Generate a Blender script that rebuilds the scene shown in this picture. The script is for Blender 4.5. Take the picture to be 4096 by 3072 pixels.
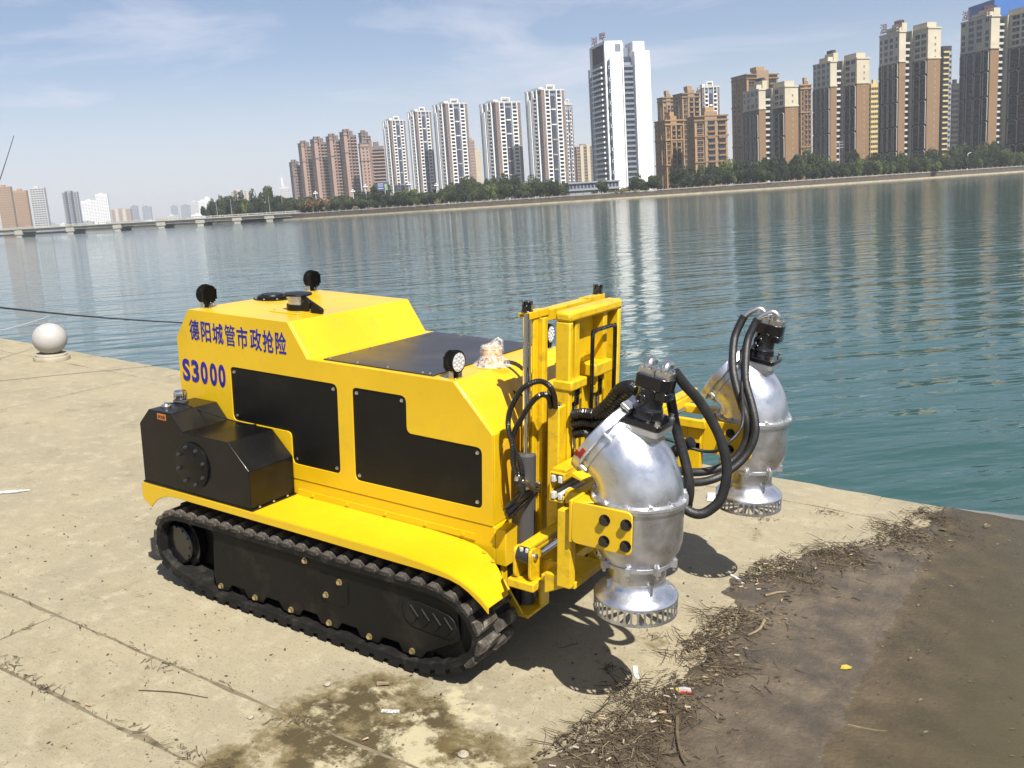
import bpy, math, random
from mathutils import Vector, Matrix, noise
from mathutils.geometry import tessellate_polygon

for o in list(bpy.data.objects):
    bpy.data.objects.remove(o)
sc = bpy.context.scene
COL = sc.collection
R = math.radians
TILT = R(4.505)          # the slipway falls towards +X by this angle
WL = -0.118              # height of the lake
RAMP = Matrix.Rotation(TILT, 4, 'Y')

# ------------------------------------------------------------------ camera
cam = bpy.data.cameras.new('camera')
cam.sensor_width = 36.0
cam.lens = 33.13
cam.clip_start = 0.05
cam.clip_end = 30000
camo = bpy.data.objects.new('camera', cam)
COL.objects.link(camo)
camo.matrix_world = Matrix(((0.8424733, -0.0491431, 0.5364920, 2.51232),
                            (0.5348899, 0.1951128, -0.8220850, -3.516),
                            (-0.0642767, 0.9795489, 0.1906634, 2.20948),
                            (0, 0, 0, 1)))
sc.camera = camo

# ------------------------------------------------------------------ sky, sun, exposure
SUN = Vector((0.5308, -0.3283, 0.7814)).normalized()
world = bpy.data.worlds.new('World')
sc.world = world
world.use_nodes = True
wn, wl = world.node_tree.nodes, world.node_tree.links
wn.clear()
sky = wn.new('ShaderNodeTexSky')
sky.sky_type = 'NISHITA'
sky.sun_disc = False
sky.sun_elevation = math.asin(SUN.z)
sky.sun_rotation = math.atan2(SUN.x, SUN.y)
sky.altitude = 400
sky.air_density = 1.0
sky.dust_density = 1.0
sky.ozone_density = 1.6
tc = wn.new('ShaderNodeTexCoord')
mp = wn.new('ShaderNodeMapping')
mp.inputs['Rotation'].default_value = (0, 0, R(33))
mp.inputs['Scale'].default_value = (1.4, 2.6, 9.0)
cn = wn.new('ShaderNodeTexNoise')
cn.inputs['Scale'].default_value = 2.3
cn.inputs['Detail'].default_value = 7
cn.inputs['Roughness'].default_value = 0.58
cn.inputs['Distortion'].default_value = 0.6
cr = wn.new('ShaderNodeMapRange')
cr.inputs['From Min'].default_value = 0.44
cr.inputs['From Max'].default_value = 0.72
cr.inputs['To Min'].default_value = 0.06
cr.inputs['To Max'].default_value = 0.72
cmix = wn.new('ShaderNodeMix')
cmix.data_type = 'RGBA'
cmix.inputs['B'].default_value = (7.3, 7.6, 8.3, 1)
bg = wn.new('ShaderNodeBackground')
bg.inputs['Strength'].default_value = 0.054
out = wn.new('ShaderNodeOutputWorld')
wl.new(tc.outputs['Generated'], mp.inputs['Vector'])
wl.new(mp.outputs['Vector'], cn.inputs['Vector'])
wl.new(cn.outputs['Fac'], cr.inputs['Value'])
sep = wn.new('ShaderNodeSeparateXYZ')
wl.new(tc.outputs['Generated'], sep.inputs['Vector'])
hzn = wn.new('ShaderNodeMapRange')
hzn.interpolation_type = 'SMOOTHSTEP'
hzn.inputs['From Min'].default_value = 0.0
hzn.inputs['From Max'].default_value = 0.19
hzn.inputs['To Min'].default_value = 0.60
hzn.inputs['To Max'].default_value = 0.0
wl.new(sep.outputs['Z'], hzn.inputs['Value'])
mxm = wn.new('ShaderNodeMath')
mxm.operation = 'MAXIMUM'
wl.new(cr.outputs['Result'], mxm.inputs[0])
wl.new(hzn.outputs['Result'], mxm.inputs[1])
wl.new(mxm.outputs['Value'], cmix.inputs['Factor'])
wl.new(sky.outputs['Color'], cmix.inputs['A'])
tint = wn.new('ShaderNodeMix')
tint.data_type = 'RGBA'
tint.blend_type = 'MULTIPLY'
tint.inputs['Factor'].default_value = 1.0
tint.inputs['B'].default_value = (1.02, 0.99, 1.04, 1)
wl.new(cmix.outputs['Result'], tint.inputs['A'])
wl.new(tint.outputs['Result'], bg.inputs['Color'])
wl.new(bg.outputs['Background'], out.inputs['Surface'])

sl = bpy.data.lights.new('sun', 'SUN')
sl.energy = 5.0
sl.angle = R(0.53)
sl.color = (1.0, 0.95, 0.86)
so = bpy.data.objects.new('sun', sl)
COL.objects.link(so)
so.rotation_euler = (-SUN).to_track_quat('-Z', 'Y').to_euler()

sc.view_settings.view_transform = 'Standard'
sc.view_settings.look = 'None'
sc.view_settings.gamma = 1
sc.view_settings.exposure = 1.0
sc.cycles.use_denoising = True
sc.cycles.max_bounces = 5
sc.cycles.transparent_max_bounces = 12
sc.cycles.volume_bounces = 0

# ------------------------------------------------------------------ materials
MATS = {}
KA = 0.63     # the photograph is exposed bright: base colours sit at the dark end of their range
def mat(name, col, rough=0.5, metal=0.0, var=0.0, vscale=6.0, bump=0.0, bscale=40.0, spec=0.5, coat=0.0,
        dirt=None, dirt_amt=0.0, dscale=3.0, detail=5, alpha=1.0, trans=0.0, rvar=0.0, ior=1.5):
    if name in MATS:
        return MATS[name]
    if metal < 0.5:
        col = tuple(c * KA for c in col)
    if dirt and metal < 0.5:
        dirt = tuple(c * KA for c in dirt)
    m = bpy.data.materials.new(name)
    m.use_nodes = True
    n, l = m.node_tree.nodes, m.node_tree.links
    b = n['Principled BSDF']
    b.inputs['Base Color'].default_value = (*col, 1)
    b.inputs['Roughness'].default_value = rough
    b.inputs['Metallic'].default_value = metal
    b.inputs['Specular IOR Level'].default_value = spec
    b.inputs['Coat Weight'].default_value = coat
    b.inputs['Coat Roughness'].default_value = 0.08
    b.inputs['Alpha'].default_value = alpha
    b.inputs['Transmission Weight'].default_value = trans
    b.inputs['IOR'].default_value = ior
    t = n.new('ShaderNodeTexCoord')
    src = None
    if var:
        x = n.new('ShaderNodeTexNoise')
        x.inputs['Scale'].default_value = vscale
        x.inputs['Detail'].default_value = detail
        l.new(t.outputs['Object'], x.inputs['Vector'])
        r = n.new('ShaderNodeMapRange')
        r.inputs['From Min'].default_value = 0.3
        r.inputs['From Max'].default_value = 0.7
        r.inputs['To Min'].default_value = 1 - var
        r.inputs['To Max'].default_value = 1 + var
        l.new(x.outputs['Fac'], r.inputs['Value'])
        h = n.new('ShaderNodeVectorMath')
        h.operation = 'SCALE'
        h.inputs[0].default_value = col
        l.new(r.outputs['Result'], h.inputs['Scale'])
        src = h.outputs['Vector']
        if rvar:
            rr = n.new('ShaderNodeMapRange')
            rr.inputs['From Min'].default_value = 0.3
            rr.inputs['From Max'].default_value = 0.7
            rr.inputs['To Min'].default_value = max(0.02, rough - rvar)
            rr.inputs['To Max'].default_value = min(1, rough + rvar)
            l.new(x.outputs['Fac'], rr.inputs['Value'])
            l.new(rr.outputs['Result'], b.inputs['Roughness'])
    if dirt:
        x = n.new('ShaderNodeTexNoise')
        x.inputs['Scale'].default_value = dscale
        x.inputs['Detail'].default_value = 8
        x.inputs['Roughness'].default_value = 0.68
        l.new(t.outputs['Object'], x.inputs['Vector'])
        r = n.new('ShaderNodeMapRange')
        r.inputs['From Min'].default_value = 0.52
        r.inputs['From Max'].default_value = 0.72
        r.inputs['To Max'].default_value = dirt_amt
        l.new(x.outputs['Fac'], r.inputs['Value'])
        mx = n.new('ShaderNodeMix')
        mx.data_type = 'RGBA'
        l.new(r.outputs['Result'], mx.inputs['Factor'])
        if src:
            l.new(src, mx.inputs['A'])
        else:
            mx.inputs['A'].default_value = (*col, 1)
        mx.inputs['B'].default_value = (*dirt, 1)
        src = mx.outputs['Result']
    if src:
        l.new(src, b.inputs['Base Color'])
    if bump:
        x = n.new('ShaderNodeTexNoise')
        x.inputs['Scale'].default_value = bscale
        x.inputs['Detail'].default_value = 6
        l.new(t.outputs['Object'], x.inputs['Vector'])
        bp = n.new('ShaderNodeBump')
        bp.inputs['Strength'].default_value = bump
        bp.inputs['Distance'].default_value = 0.01
        l.new(x.outputs['Fac'], bp.inputs['Height'])
        l.new(bp.outputs['Normal'], b.inputs['Normal'])
    MATS[name] = m
    return m

YEL = (0.86, 0.55, 0.007)
mat('yellow', YEL, 0.36, var=0.07, vscale=2.0, bump=0.025, bscale=7, coat=0.25, dirt=(0.62, 0.40, 0.05), dirt_amt=0.3, dscale=9, rvar=0.10)
mat('yellow_worn', YEL, 0.4, var=0.08, vscale=6, bump=0.1, bscale=30, coat=0.15, dirt=(0.13, 0.07, 0.02), dirt_amt=0.5, dscale=16)
mat('black_paint', (0.006, 0.0058, 0.006), 0.3, var=0.25, vscale=3, bump=0.03, bscale=6, coat=0.15, dirt=(0.022, 0.02, 0.018), dirt_amt=0.5, dscale=3.0, rvar=0.08, spec=0.25)
mat('black_panel', (0.005, 0.0048, 0.0045), 0.42, var=0.3, vscale=3, bump=0.03, bscale=8, dirt=(0.018, 0.015, 0.012), dirt_amt=0.7, dscale=2.5, spec=0.28)
mat('black_gloss', (0.006, 0.006, 0.008), 0.2, coat=0.5, bump=0.03, bscale=60)
mat('gunmetal', (0.06, 0.058, 0.066), 0.38, 0.35, var=0.25, vscale=2.2, bump=0.04, bscale=5, dirt=(0.16, 0.13, 0.10), dirt_amt=0.5, dscale=3.5, rvar=0.12)
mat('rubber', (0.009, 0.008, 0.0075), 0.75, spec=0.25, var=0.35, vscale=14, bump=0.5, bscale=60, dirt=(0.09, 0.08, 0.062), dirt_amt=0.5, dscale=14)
mat('lug_rubber', (0.085, 0.076, 0.064), 0.85, var=0.4, vscale=25, bump=0.8, bscale=90, dirt=(0.36, 0.32, 0.26), dirt_amt=1.0, dscale=26, spec=0.2)
mat('track_black', (0.006, 0.0056, 0.005), 0.55, spec=0.25, var=0.3, vscale=6, bump=0.1, bscale=30, dirt=(0.040, 0.035, 0.029), dirt_amt=0.7, dscale=5)
mat('hose', (0.014, 0.014, 0.015), 0.5, var=0.3, vscale=18, bump=0.25, bscale=120, dirt=(0.07, 0.062, 0.05), dirt_amt=0.5, dscale=10)
mat('spiral_hose', (0.012, 0.011, 0.011), 0.28, bump=0.2, bscale=60)
mat('chrome', (0.62, 0.61, 0.60), 0.08, 1.0)
mat('steel', (0.62, 0.61, 0.58), 0.28, 1.0, var=0.15, vscale=30)
mat('zinc', (0.66, 0.56, 0.34), 0.33, 1.0, var=0.15, vscale=30)
mat('aluminium', (0.60, 0.61, 0.64), 0.32, 0.96, var=0.10, vscale=14, bump=0.07, bscale=60, dirt=(0.40, 0.39, 0.40), dirt_amt=0.45, dscale=11, rvar=0.09)
mat('aluminium_cast', (0.54, 0.55, 0.57), 0.42, 0.9, var=0.12, vscale=12, bump=0.2, bscale=70, dirt=(0.42, 0.42, 0.43), dirt_amt=0.5, dscale=9)
mat('white_plastic', (0.72, 0.71, 0.68), 0.4, dirt=(0.45, 0.38, 0.25), dirt_amt=0.5, dscale=20)
mat('blue_letter', (0.006, 0.012, 0.30), 0.4)
mat('orange_outline', (0.75, 0.25, 0.06), 0.5)
mat('label_orange', (0.60, 0.20, 0.05), 0.5)
mat('ink', (0.03, 0.015, 0.01), 0.6)
mat('red_mark', (0.55, 0.02, 0.015), 0.4)
mat('grey_barrel', (0.085, 0.085, 0.09), 0.42, bump=0.05, bscale=40)
mat('amber', (0.85, 0.42, 0.14), 0.3, coat=0.3)
mat('lens', (0.78, 0.80, 0.83), 0.22, 0.6, var=0.12, vscale=160, bump=0.6, bscale=220)
mat('led', (0.9, 0.92, 0.95), 0.1, 0.6)
mat('granite', (0.50, 0.48, 0.46), 0.55, var=0.22, vscale=90, bump=0.1, bscale=90)
mat('stone_base', (0.40, 0.36, 0.27), 0.8, var=0.15, vscale=9, bump=0.3, bscale=40)
mat('wood', (0.26, 0.19, 0.11), 0.8, var=0.3, vscale=30, bump=0.3, bscale=90)
mat('filter_orange', (0.50, 0.28, 0.09), 0.8)
mat('paper_white', (0.46, 0.41, 0.32), 0.8)
mat('leaf_yellow', (0.50, 0.42, 0.05), 0.6)
mat('leaf_green', (0.10, 0.105, 0.03), 0.7)
mat('wrapper_red', (0.55, 0.07, 0.03), 0.4)
mat('wrapper_silver', (0.55, 0.55, 0.55), 0.3, 0.5)
mat('twig_dark', (0.065, 0.047, 0.028), 0.9, var=0.4, vscale=20)
mat('twig_mid', (0.125, 0.092, 0.052), 0.9, var=0.4, vscale=20)
mat('twig_pale', (0.27, 0.21, 0.125), 0.9, var=0.3, vscale=20)
mat('pebble', (0.40, 0.36, 0.28), 0.8, var=0.2, vscale=40)
mat('rod_black', (0.02, 0.025, 0.035), 0.3)
mat('rod_pale', (0.55, 0.57, 0.58), 0.4)

def plastic(name, col, fac):
    m = bpy.data.materials.new(name)
    m.use_nodes = True
    n, l = m.node_tree.nodes, m.node_tree.links
    b = n['Principled BSDF']
    b.inputs['Base Color'].default_value = (*col, 1)
    b.inputs['Roughness'].default_value = 0.25
    t = n.new('ShaderNodeBsdfTransparent')
    w = n.new('ShaderNodeTexNoise')
    w.inputs['Scale'].default_value = 30
    w.inputs['Detail'].default_value = 4
    w.inputs['Distortion'].default_value = 2.0
    tcx = n.new('ShaderNodeTexCoord')
    l.new(tcx.outputs['Object'], w.inputs['Vector'])
    r = n.new('ShaderNodeMapRange')
    r.inputs['From Min'].default_value = 0.35
    r.inputs['From Max'].default_value = 0.65
    r.inputs['To Min'].default_value = max(0, fac - 0.22)
    r.inputs['To Max'].default_value = min(1, fac + 0.25)
    l.new(w.outputs['Fac'], r.inputs['Value'])
    mx = n.new('ShaderNodeMixShader')
    l.new(r.outputs['Result'], mx.inputs['Fac'])
    l.new(t.outputs['BSDF'], mx.inputs[1])
    l.new(b.outputs['BSDF'], mx.inputs[2])
    l.new(mx.outputs['Shader'], n['Material Output'].inputs['Surface'])
    MATS[name] = m
    return m
plastic('film', (0.85, 0.82, 0.80), 0.20)
plastic('film_white', (0.62, 0.64, 0.68), 0.55)

# ------------------------------------------------------------------ mesh builder
class MB:
    def __init__(s):
        s.v, s.f, s.mi = [], [], []
        s.T = None
    def add(s, vs, fs, m=0):
        o = len(s.v)
        if s.T is not None:
            vs = [s.T @ Vector(q) for q in vs]
        s.v.extend([tuple(q) for q in vs])
        for q in fs:
            s.f.append(tuple(i + o for i in q))
            s.mi.append(m)
        return s
    def box(s, x0, x1, y0, y1, z0, z1, m=0):
        return s.add([(x0, y0, z0), (x1, y0, z0), (x1, y1, z0), (x0, y1, z0), (x0, y0, z1), (x1, y0, z1), (x1, y1, z1), (x0, y1, z1)],
                     [(0, 3, 2, 1), (4, 5, 6, 7), (0, 1, 5, 4), (1, 2, 6, 5), (2, 3, 7, 6), (3, 0, 4, 7)], m)
    def prism(s, poly, a, b, axis='y', m=0, holes=()):
        # poly holds (x,z) for axis y, (x,y) for axis z, (y,z) for axis x
        loops = [list(poly)] + [list(h) for h in holes]
        flat = [p for lp in loops for p in lp]
        tri = tessellate_polygon([[Vector((p[0], p[1], 0)) for p in lp] for lp in loops])
        def P(p, t):
            return (p[0], t, p[1]) if axis == 'y' else ((p[0], p[1], t) if axis == 'z' else (t, p[0], p[1]))
        n = len(flat)
        vs = [P(p, a) for p in flat] + [P(p, b) for p in flat]
        fs = []
        if len(loops) == 1:
            fs.append(tuple(range(n)))
            fs.append(tuple(range(2 * n - 1, n - 1, -1)))
        else:
            for t in tri:
                fs.append(tuple(t))
                fs.append(tuple(n + i for i in reversed(t)))
        o = 0
        for lp in loops:
            k = len(lp)
            for i in range(k):
                j = (i + 1) % k
                fs.append((o + i, o + j, n + o + j, n + o + i))
            o += k
        return s.add(vs, fs, m)
    def cyl(s, p0, p1, r0, r1=None, n=16, m=0, caps=True):
        p0, p1 = Vector(p0), Vector(p1)
        r1 = r0 if r1 is None else r1
        d = (p1 - p0).normalized()
        a = d.orthogonal().normalized()
        b = d.cross(a)
        vs = []
        for p, r in ((p0, r0), (p1, r1)):
            for i in range(n):
                t = 2 * math.pi * i / n
                vs.append(p + (a * math.cos(t) + b * math.sin(t)) * r)
        fs = [(i, (i + 1) % n, n + (i + 1) % n, n + i) for i in range(n)]
        if caps:
            fs += [tuple(range(n - 1, -1, -1)), tuple(range(n, 2 * n))]
        return s.add(vs, fs, m)
    def tube(s, pts, r, n=10, m=0, ridged=0.0, step=0.0):
        pts = [Vector(p) for p in pts]
        k = len(pts)
        vs, fs = [], []
        a = None
        for i, p in enumerate(pts):
            d = (pts[min(i + 1, k - 1)] - pts[max(i - 1, 0)]).normalized()
            if a is None:
                a = d.orthogonal().normalized()
            a = (a - d * a.dot(d)).normalized()
            b = d.cross(a)
            rr = r[i] if isinstance(r, (list, tuple)) else r
            if ridged and i % 2:
                rr *= 1 + ridged
            for j in range(n):
                t = 2 * math.pi * j / n
                vs.append(p + (a * math.cos(t) + b * math.sin(t)) * rr)
        for i in range(k - 1):
            for j in range(n):
                fs.append((i * n + j, i * n + (j + 1) % n, (i + 1) * n + (j + 1) % n, (i + 1) * n + j))
        fs.append(tuple(range(n - 1, -1, -1)))
        fs.append(tuple((k - 1) * n + j for j in range(n)))
        return s.add(vs, fs, m)
    def lathe(s, prof, c, n=40, m=0, axis=None):
        # prof: (radius, height) along axis from centre c
        c = Vector(c)
        d = Vector(axis or (0, 0, 1)).normalized()
        a = Vector((1, 0, 0)) if abs(d.x) < 0.9 else Vector((0, 1, 0))
        a = (a - d * a.dot(d)).normalized()
        b = d.cross(a)
        vs = []
        for r, h in prof:
            for j in range(n):
                t = 2 * math.pi * j / n
                vs.append(c + d * h + (a * math.cos(t) + b * math.sin(t)) * r)
        fs = []
        for i in range(len(prof) - 1):
            for j in range(n):
                fs.append((i * n + j, i * n + (j + 1) % n, (i + 1) * n + (j + 1) % n, (i + 1) * n + j))
        if prof[0][0] > 1e-5:
            fs.append(tuple(range(n - 1, -1, -1)))
        if prof[-1][0] > 1e-5:
            fs.append(tuple((len(prof) - 1) * n + j for j in range(n)))
        return s.add(vs, fs, m)
    def mesh(s, name, mats, smooth=38):
        me = bpy.data.meshes.new(name)
        me.from_pydata(s.v, [], s.f)
        for mm in (mats if isinstance(mats, (list, tuple)) else [mats]):
            me.materials.append(MATS[mm] if isinstance(mm, str) else mm)
        me.polygons.foreach_set('material_index', s.mi)
        me.update()
        if smooth:
            me.polygons.foreach_set('use_smooth', [True] * len(me.polygons))
            me.set_sharp_from_angle(angle=R(smooth))
        return me
    def build(s, name, mats, parent=None, smooth=38, bevel=0.0):
        me = s.mesh(name, mats, smooth)
        import bmesh
        bm = bmesh.new()
        bm.from_mesh(me)
        bmesh.ops.recalc_face_normals(bm, faces=bm.faces)
        bm.to_mesh(me)
        bm.free()
        o = link(name, me, parent)
        if bevel:
            bv = o.modifiers.new('bevel', 'BEVEL')
            bv.width = bevel
            bv.segments = 2
            bv.limit_method = 'ANGLE'
            bv.angle_limit = R(40)
        return o

def link(name, me, parent=None, loc=None, rot=None):
    o = bpy.data.objects.new(name, me)
    COL.objects.link(o)
    if parent is not None:
        o.parent = parent
    if loc is not None:
        o.location = loc
    if rot is not None:
        o.rotation_euler = rot
    return o

def tag(o, label, cat, group=None):
    o['label'] = label
    o['category'] = cat
    if group:
        o['group'] = group
    return o

def empty(name, loc=(0, 0, 0), rotz=0.0):
    o = bpy.data.objects.new(name, None)
    COL.objects.link(o)
    o.location = loc
    o.rotation_euler = (0, 0, rotz)
    o.empty_display_size = 0.2
    return o

def structure(o):
    o['kind'] = 'structure'
    return o

def stuff(o):
    o['kind'] = 'stuff'
    return o

def rounded(poly, r, n=5):
    out, k = [], len(poly)
    for i in range(k):
        p = Vector(poly[i]); a = Vector(poly[i - 1]); b = Vector(poly[(i + 1) % k])
        u, w = (a - p).normalized(), (b - p).normalized()
        q = min(r, (a - p).length * .45, (b - p).length * .45)
        p0, p1 = p + u * q, p + w * q
        for j in range(n + 1):
            t = j / n
            x = p0 * (1 - t) ** 2 + p * 2 * t * (1 - t) + p1 * t * t
            out.append((x.x, x.y))
    return out

def spline(pts, n=8):
    P = [Vector(p) for p in pts]
    P = [P[0] * 2 - P[1]] + P + [P[-1] * 2 - P[-2]]
    out = []
    for i in range(1, len(P) - 2):
        a, b, c, d = P[i - 1:i + 3]
        for j in range(n):
            t = j / n
            out.append(0.5 * ((2 * b) + (c - a) * t + (2 * a - 5 * b + 4 * c - d) * t * t + (3 * b - a - 3 * c + d) * t ** 3))
    out.append(P[-2])
    return out

def text_mesh(body, w, h, depth, matname, bold=0.0, name='letter'):
    cu = bpy.data.curves.new('t', 'FONT')
    cu.body = body
    cu.size = 1.0
    cu.offset = bold
    cu.extrude = 0.01
    cu.resolution_u = 4
    o = bpy.data.objects.new('t', cu)
    COL.objects.link(o)
    dg = bpy.context.evaluated_depsgraph_get()
    dg.update()
    me = bpy.data.meshes.new_from_object(o.evaluated_get(dg))
    bpy.data.objects.remove(o)
    bpy.data.curves.remove(cu)
    if len(me.vertices) == 0:
        return MB().box(0, w, -depth, 0, 0, h).mesh(name, matname, 0)
    xs = [v.co.x for v in me.vertices]; ys = [v.co.y for v in me.vertices]; zs = [v.co.z for v in me.vertices]
    x0, x1, y0, y1, z0, z1 = min(xs), max(xs), min(ys), max(ys), min(zs), max(zs)
    for v in me.vertices:      # laid out in the XZ plane, facing -Y, lower left corner at the origin
        x, y, z = v.co
        v.co = ((x - x0) / (x1 - x0) * w, -(z - z0) / max(1e-6, z1 - z0) * depth, (y - y0) / (y1 - y0) * h)
    me.name = name
    me.materials.clear()
    me.materials.append(MATS[matname])
    return me

# ------------------------------------------------------------------ slipway
XB = [(-3.0, 0.35), (-1.2, 0.52), (-0.63, 0.61), (-0.13, 0.68), (0.07, 0.80), (0.29, 0.79), (0.63, 0.78), (1.05, 0.82), (1.42, 0.75), (1.80, 0.76),
      (2.18, 1.05), (2.59, 1.28), (3.26, 1.44), (4.0, 1.5)]
def xb(y):
    for (a, p), (b, q) in zip(XB, XB[1:]):
        if a <= y <= b:
            return p + (q - p) * (y - a) / (b - a)
    return XB[0][1] if y < XB[0][0] else XB[-1][1]

def concrete():
    m = bpy.data.materials.new('concrete')
    m.use_nodes = True
    n, l = m.node_tree.nodes, m.node_tree.links
    b = n['Principled BSDF']
    t = n.new('ShaderNodeTexCoord')
    V = t.outputs['Object']
    def nz(scale, detail=6, rough=.6, vec=None, dist=0.0):
        x = n.new('ShaderNodeTexNoise')
        x.inputs['Scale'].default_value = scale
        x.inputs['Detail'].default_value = detail
        x.inputs['Roughness'].default_value = rough
        x.inputs['Distortion'].default_value = dist
        l.new(vec or V, x.inputs['Vector'])
        return x.outputs['Fac']
    def mr(v, a, c, lo=0., hi=1.):
        x = n.new('ShaderNodeMapRange')
        x.interpolation_type = 'SMOOTHSTEP'
        x.inputs['From Min'].default_value = a
        x.inputs['From Max'].default_value = c
        x.inputs['To Min'].default_value = lo
        x.inputs['To Max'].default_value = hi
        l.new(v, x.inputs['Value'])
        return x.outputs['Result']
    def mix(f, A, B):
        x = n.new('ShaderNodeMix')
        x.data_type = 'RGBA'
        l.new(f, x.inputs['Factor'])
        for k, c in (('A', A), ('B', B)):
            if isinstance(c, tuple):
                x.inputs[k].default_value = (*c, 1)
            else:
                l.new(c, x.inputs[k])
        return x.outputs['Result']
    def math2(op, a, c):
        x = n.new('ShaderNodeMath')
        x.operation = op
        for i, v in enumerate((a, c)):
            if isinstance(v, (int, float)):
                x.inputs[i].default_value = v
            else:
                l.new(v, x.inputs[i])
        return x.outputs['Value']
    c = mix(mr(nz(0.9, 5), .35, .65), (0.415, 0.36, 0.24), (0.355, 0.315, 0.22))
    c = mix(mr(nz(7, 8, .75), .48, .66), c, (0.47, 0.415, 0.29))
    c = mix(mr(nz(2.1, 9, .75), .52, .68, 0, .6), c, (0.26, 0.225, 0.145))
    mp = n.new('ShaderNodeMapping')
    mp.inputs['Rotation'].default_value = (0, 0, R(24))
    mp.inputs['Scale'].default_value = (5, 42, 1)
    l.new(V, mp.inputs['Vector'])
    broom = nz(1.0, 6, .7, mp.outputs['Vector'], 0.8)
    c = mix(mr(broom, .56, .74, 0, .5), c, (0.235, 0.20, 0.13))
    speck = nz(75, 3, .8)
    c = mix(mr(speck, .57, .68, 0, .75), c, (0.15, 0.125, 0.08))
    spots = nz(5.5, 12, .80, None, 0.2)
    c = mix(mr(spots, .59, .66, 0, .75), c, (0.16, 0.128, 0.072))
    fl = nz(26, 8, .8, None, 0.3)
    c = mix(mr(fl, .61, .67, 0, .8), c, (0.12, 0.095, 0.055))
    # olive stains where water has stood in front of the machine
    pale = nz(2.7, 12, .72, None, 0.1)
    sn = nz(3.6, 12, .74, None, 0.12)
    for (cx, cy, r0, r1, w) in ((-0.12, -0.80, 0.22, 0.95, 1.32), (0.42, -0.75, 0.1, 0.75, 1.1), (-2.15, -1.33, 0.0, 0.3, 1.0), (-0.42, -1.28, 0.05, 0.36, 1.25), (.58, .60, .05, .30, .95), (.50, 2.2, .05, .6, .9)):
        d = n.new('ShaderNodeVectorMath')
        d.operation = 'DISTANCE'
        d.inputs[1].default_value = (cx, cy, 0)
        l.new(V, d.inputs[0])
        reg = mr(d.outputs['Value'], r0, r1, w, 0)
        f = math2('MULTIPLY', reg, sn)
        c = mix(mr(f, .42, .56, 0, .80), c, (0.15, 0.112, 0.042))
        c = mix(mr(f, .55, .66, 0, .8), c, (0.062, 0.046, 0.021))
    d = n.new('ShaderNodeVectorMath')
    d.operation = 'DISTANCE'
    d.inputs[1].default_value = (0.05, -0.75, 0)
    l.new(V, d.inputs[0])
    f = math2('MULTIPLY', mr(d.outputs['Value'], .3, 1.1, 1.1, 0), pale)
    c = mix(mr(f, .50, .60, 0, .85), c, (0.56, 0.50, 0.33))
    ks = n.new('ShaderNodeVectorMath')
    ks.operation = 'SCALE'
    ks.inputs['Scale'].default_value = KA
    l.new(c, ks.inputs[0])
    l.new(ks.outputs['Vector'], b.inputs['Base Color'])
    b.inputs['Roughness'].default_value = 0.85
    b.inputs['Specular IOR Level'].default_value = 0.25
    h = math2('ADD', math2('MULTIPLY', nz(140, 4, .8), .35), math2('MULTIPLY', broom, .5))
    h = math2('ADD', h, math2('MULTIPLY', nz(18, 6, .7), .6))
    bp = n.new('ShaderNodeBump')
    bp.inputs['Strength'].default_value = 0.8
    bp.inputs['Distance'].default_value = 0.006
    l.new(h, bp.inputs['Height'])
    l.new(bp.outputs['Normal'], b.inputs['Normal'])
    MATS['concrete'] = m
    return m
concrete()
mat('joint_dirt', (0.20, 0.165, 0.105), 0.95, var=0.4, vscale=9, bump=0.6, bscale=60, dirt=(0.22, 0.19, 0.12), dirt_amt=0.8, dscale=7)
mat('silt', (0.115, 0.090, 0.060), 0.40, var=0.35, vscale=5, bump=1.0, bscale=45, dirt=(0.20, 0.155, 0.10), dirt_amt=0.85, dscale=4.5, rvar=0.3)

b = MB()
b.box(-40, 14, -25, 3.44, -4.0, -0.0055)
ramp = structure(b.build('slipway', 'joint_dirt', smooth=0))
ramp.matrix_world = RAMP

def slab(name, x0, x1, y0, y1, seed, step=0.16, j=0.006, chip=0.0):
    rnd = random.Random(seed)
    nx, ny = max(2, int((x1 - x0) / step)), max(2, int((y1 - y0) / step))
    V, F = [], []
    for k in range(ny + 1):
        for i in range(nx + 1):
            x, y = x0 + (x1 - x0) * i / nx, y0 + (y1 - y0) * k / ny
            ex, ey = i in (0, nx), k in (0, ny)
            z = 0.004 * noise.noise(Vector((x * .8, y * .8, seed)))
            if ex:
                x += rnd.uniform(-j, j) + chip * max(0, noise.noise(Vector((y * 3, seed, 2.)))) * (1 if i == 0 else -1)
            if ey:
                y += rnd.uniform(-j, j) + chip * max(0, noise.noise(Vector((x * 3, seed, 5.)))) * (1 if k == 0 else -1)
            if ex or ey:
                z -= rnd.uniform(0.0, 0.004)
            V.append((x, y, z))
    W = nx + 1
    for k in range(ny):
        for i in range(nx):
            a = k * W + i
            F.append((a, a + 1, a + W + 1, a + W))
    ring = [i for i in range(W)] + [k * W + nx for k in range(1, ny + 1)] + [ny * W + i for i in range(nx - 1, -1, -1)] + [k * W for k in range(ny - 1, 0, -1)]
    o0 = len(V)
    for i in ring:
        V.append((V[i][0], V[i][1], -0.05))
    for q in range(len(ring)):
        q2 = (q + 1) % len(ring)
        F.append((ring[q], o0 + q, o0 + q2, ring[q2]))
    me = bpy.data.meshes.new(name)
    me.from_pydata(V, [], F)
    me.materials.append(MATS['concrete'])
    me.polygons.foreach_set('use_smooth', [True] * len(F))
    me.set_sharp_from_angle(angle=R(35))
    return link(name, me, ramp)

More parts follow.
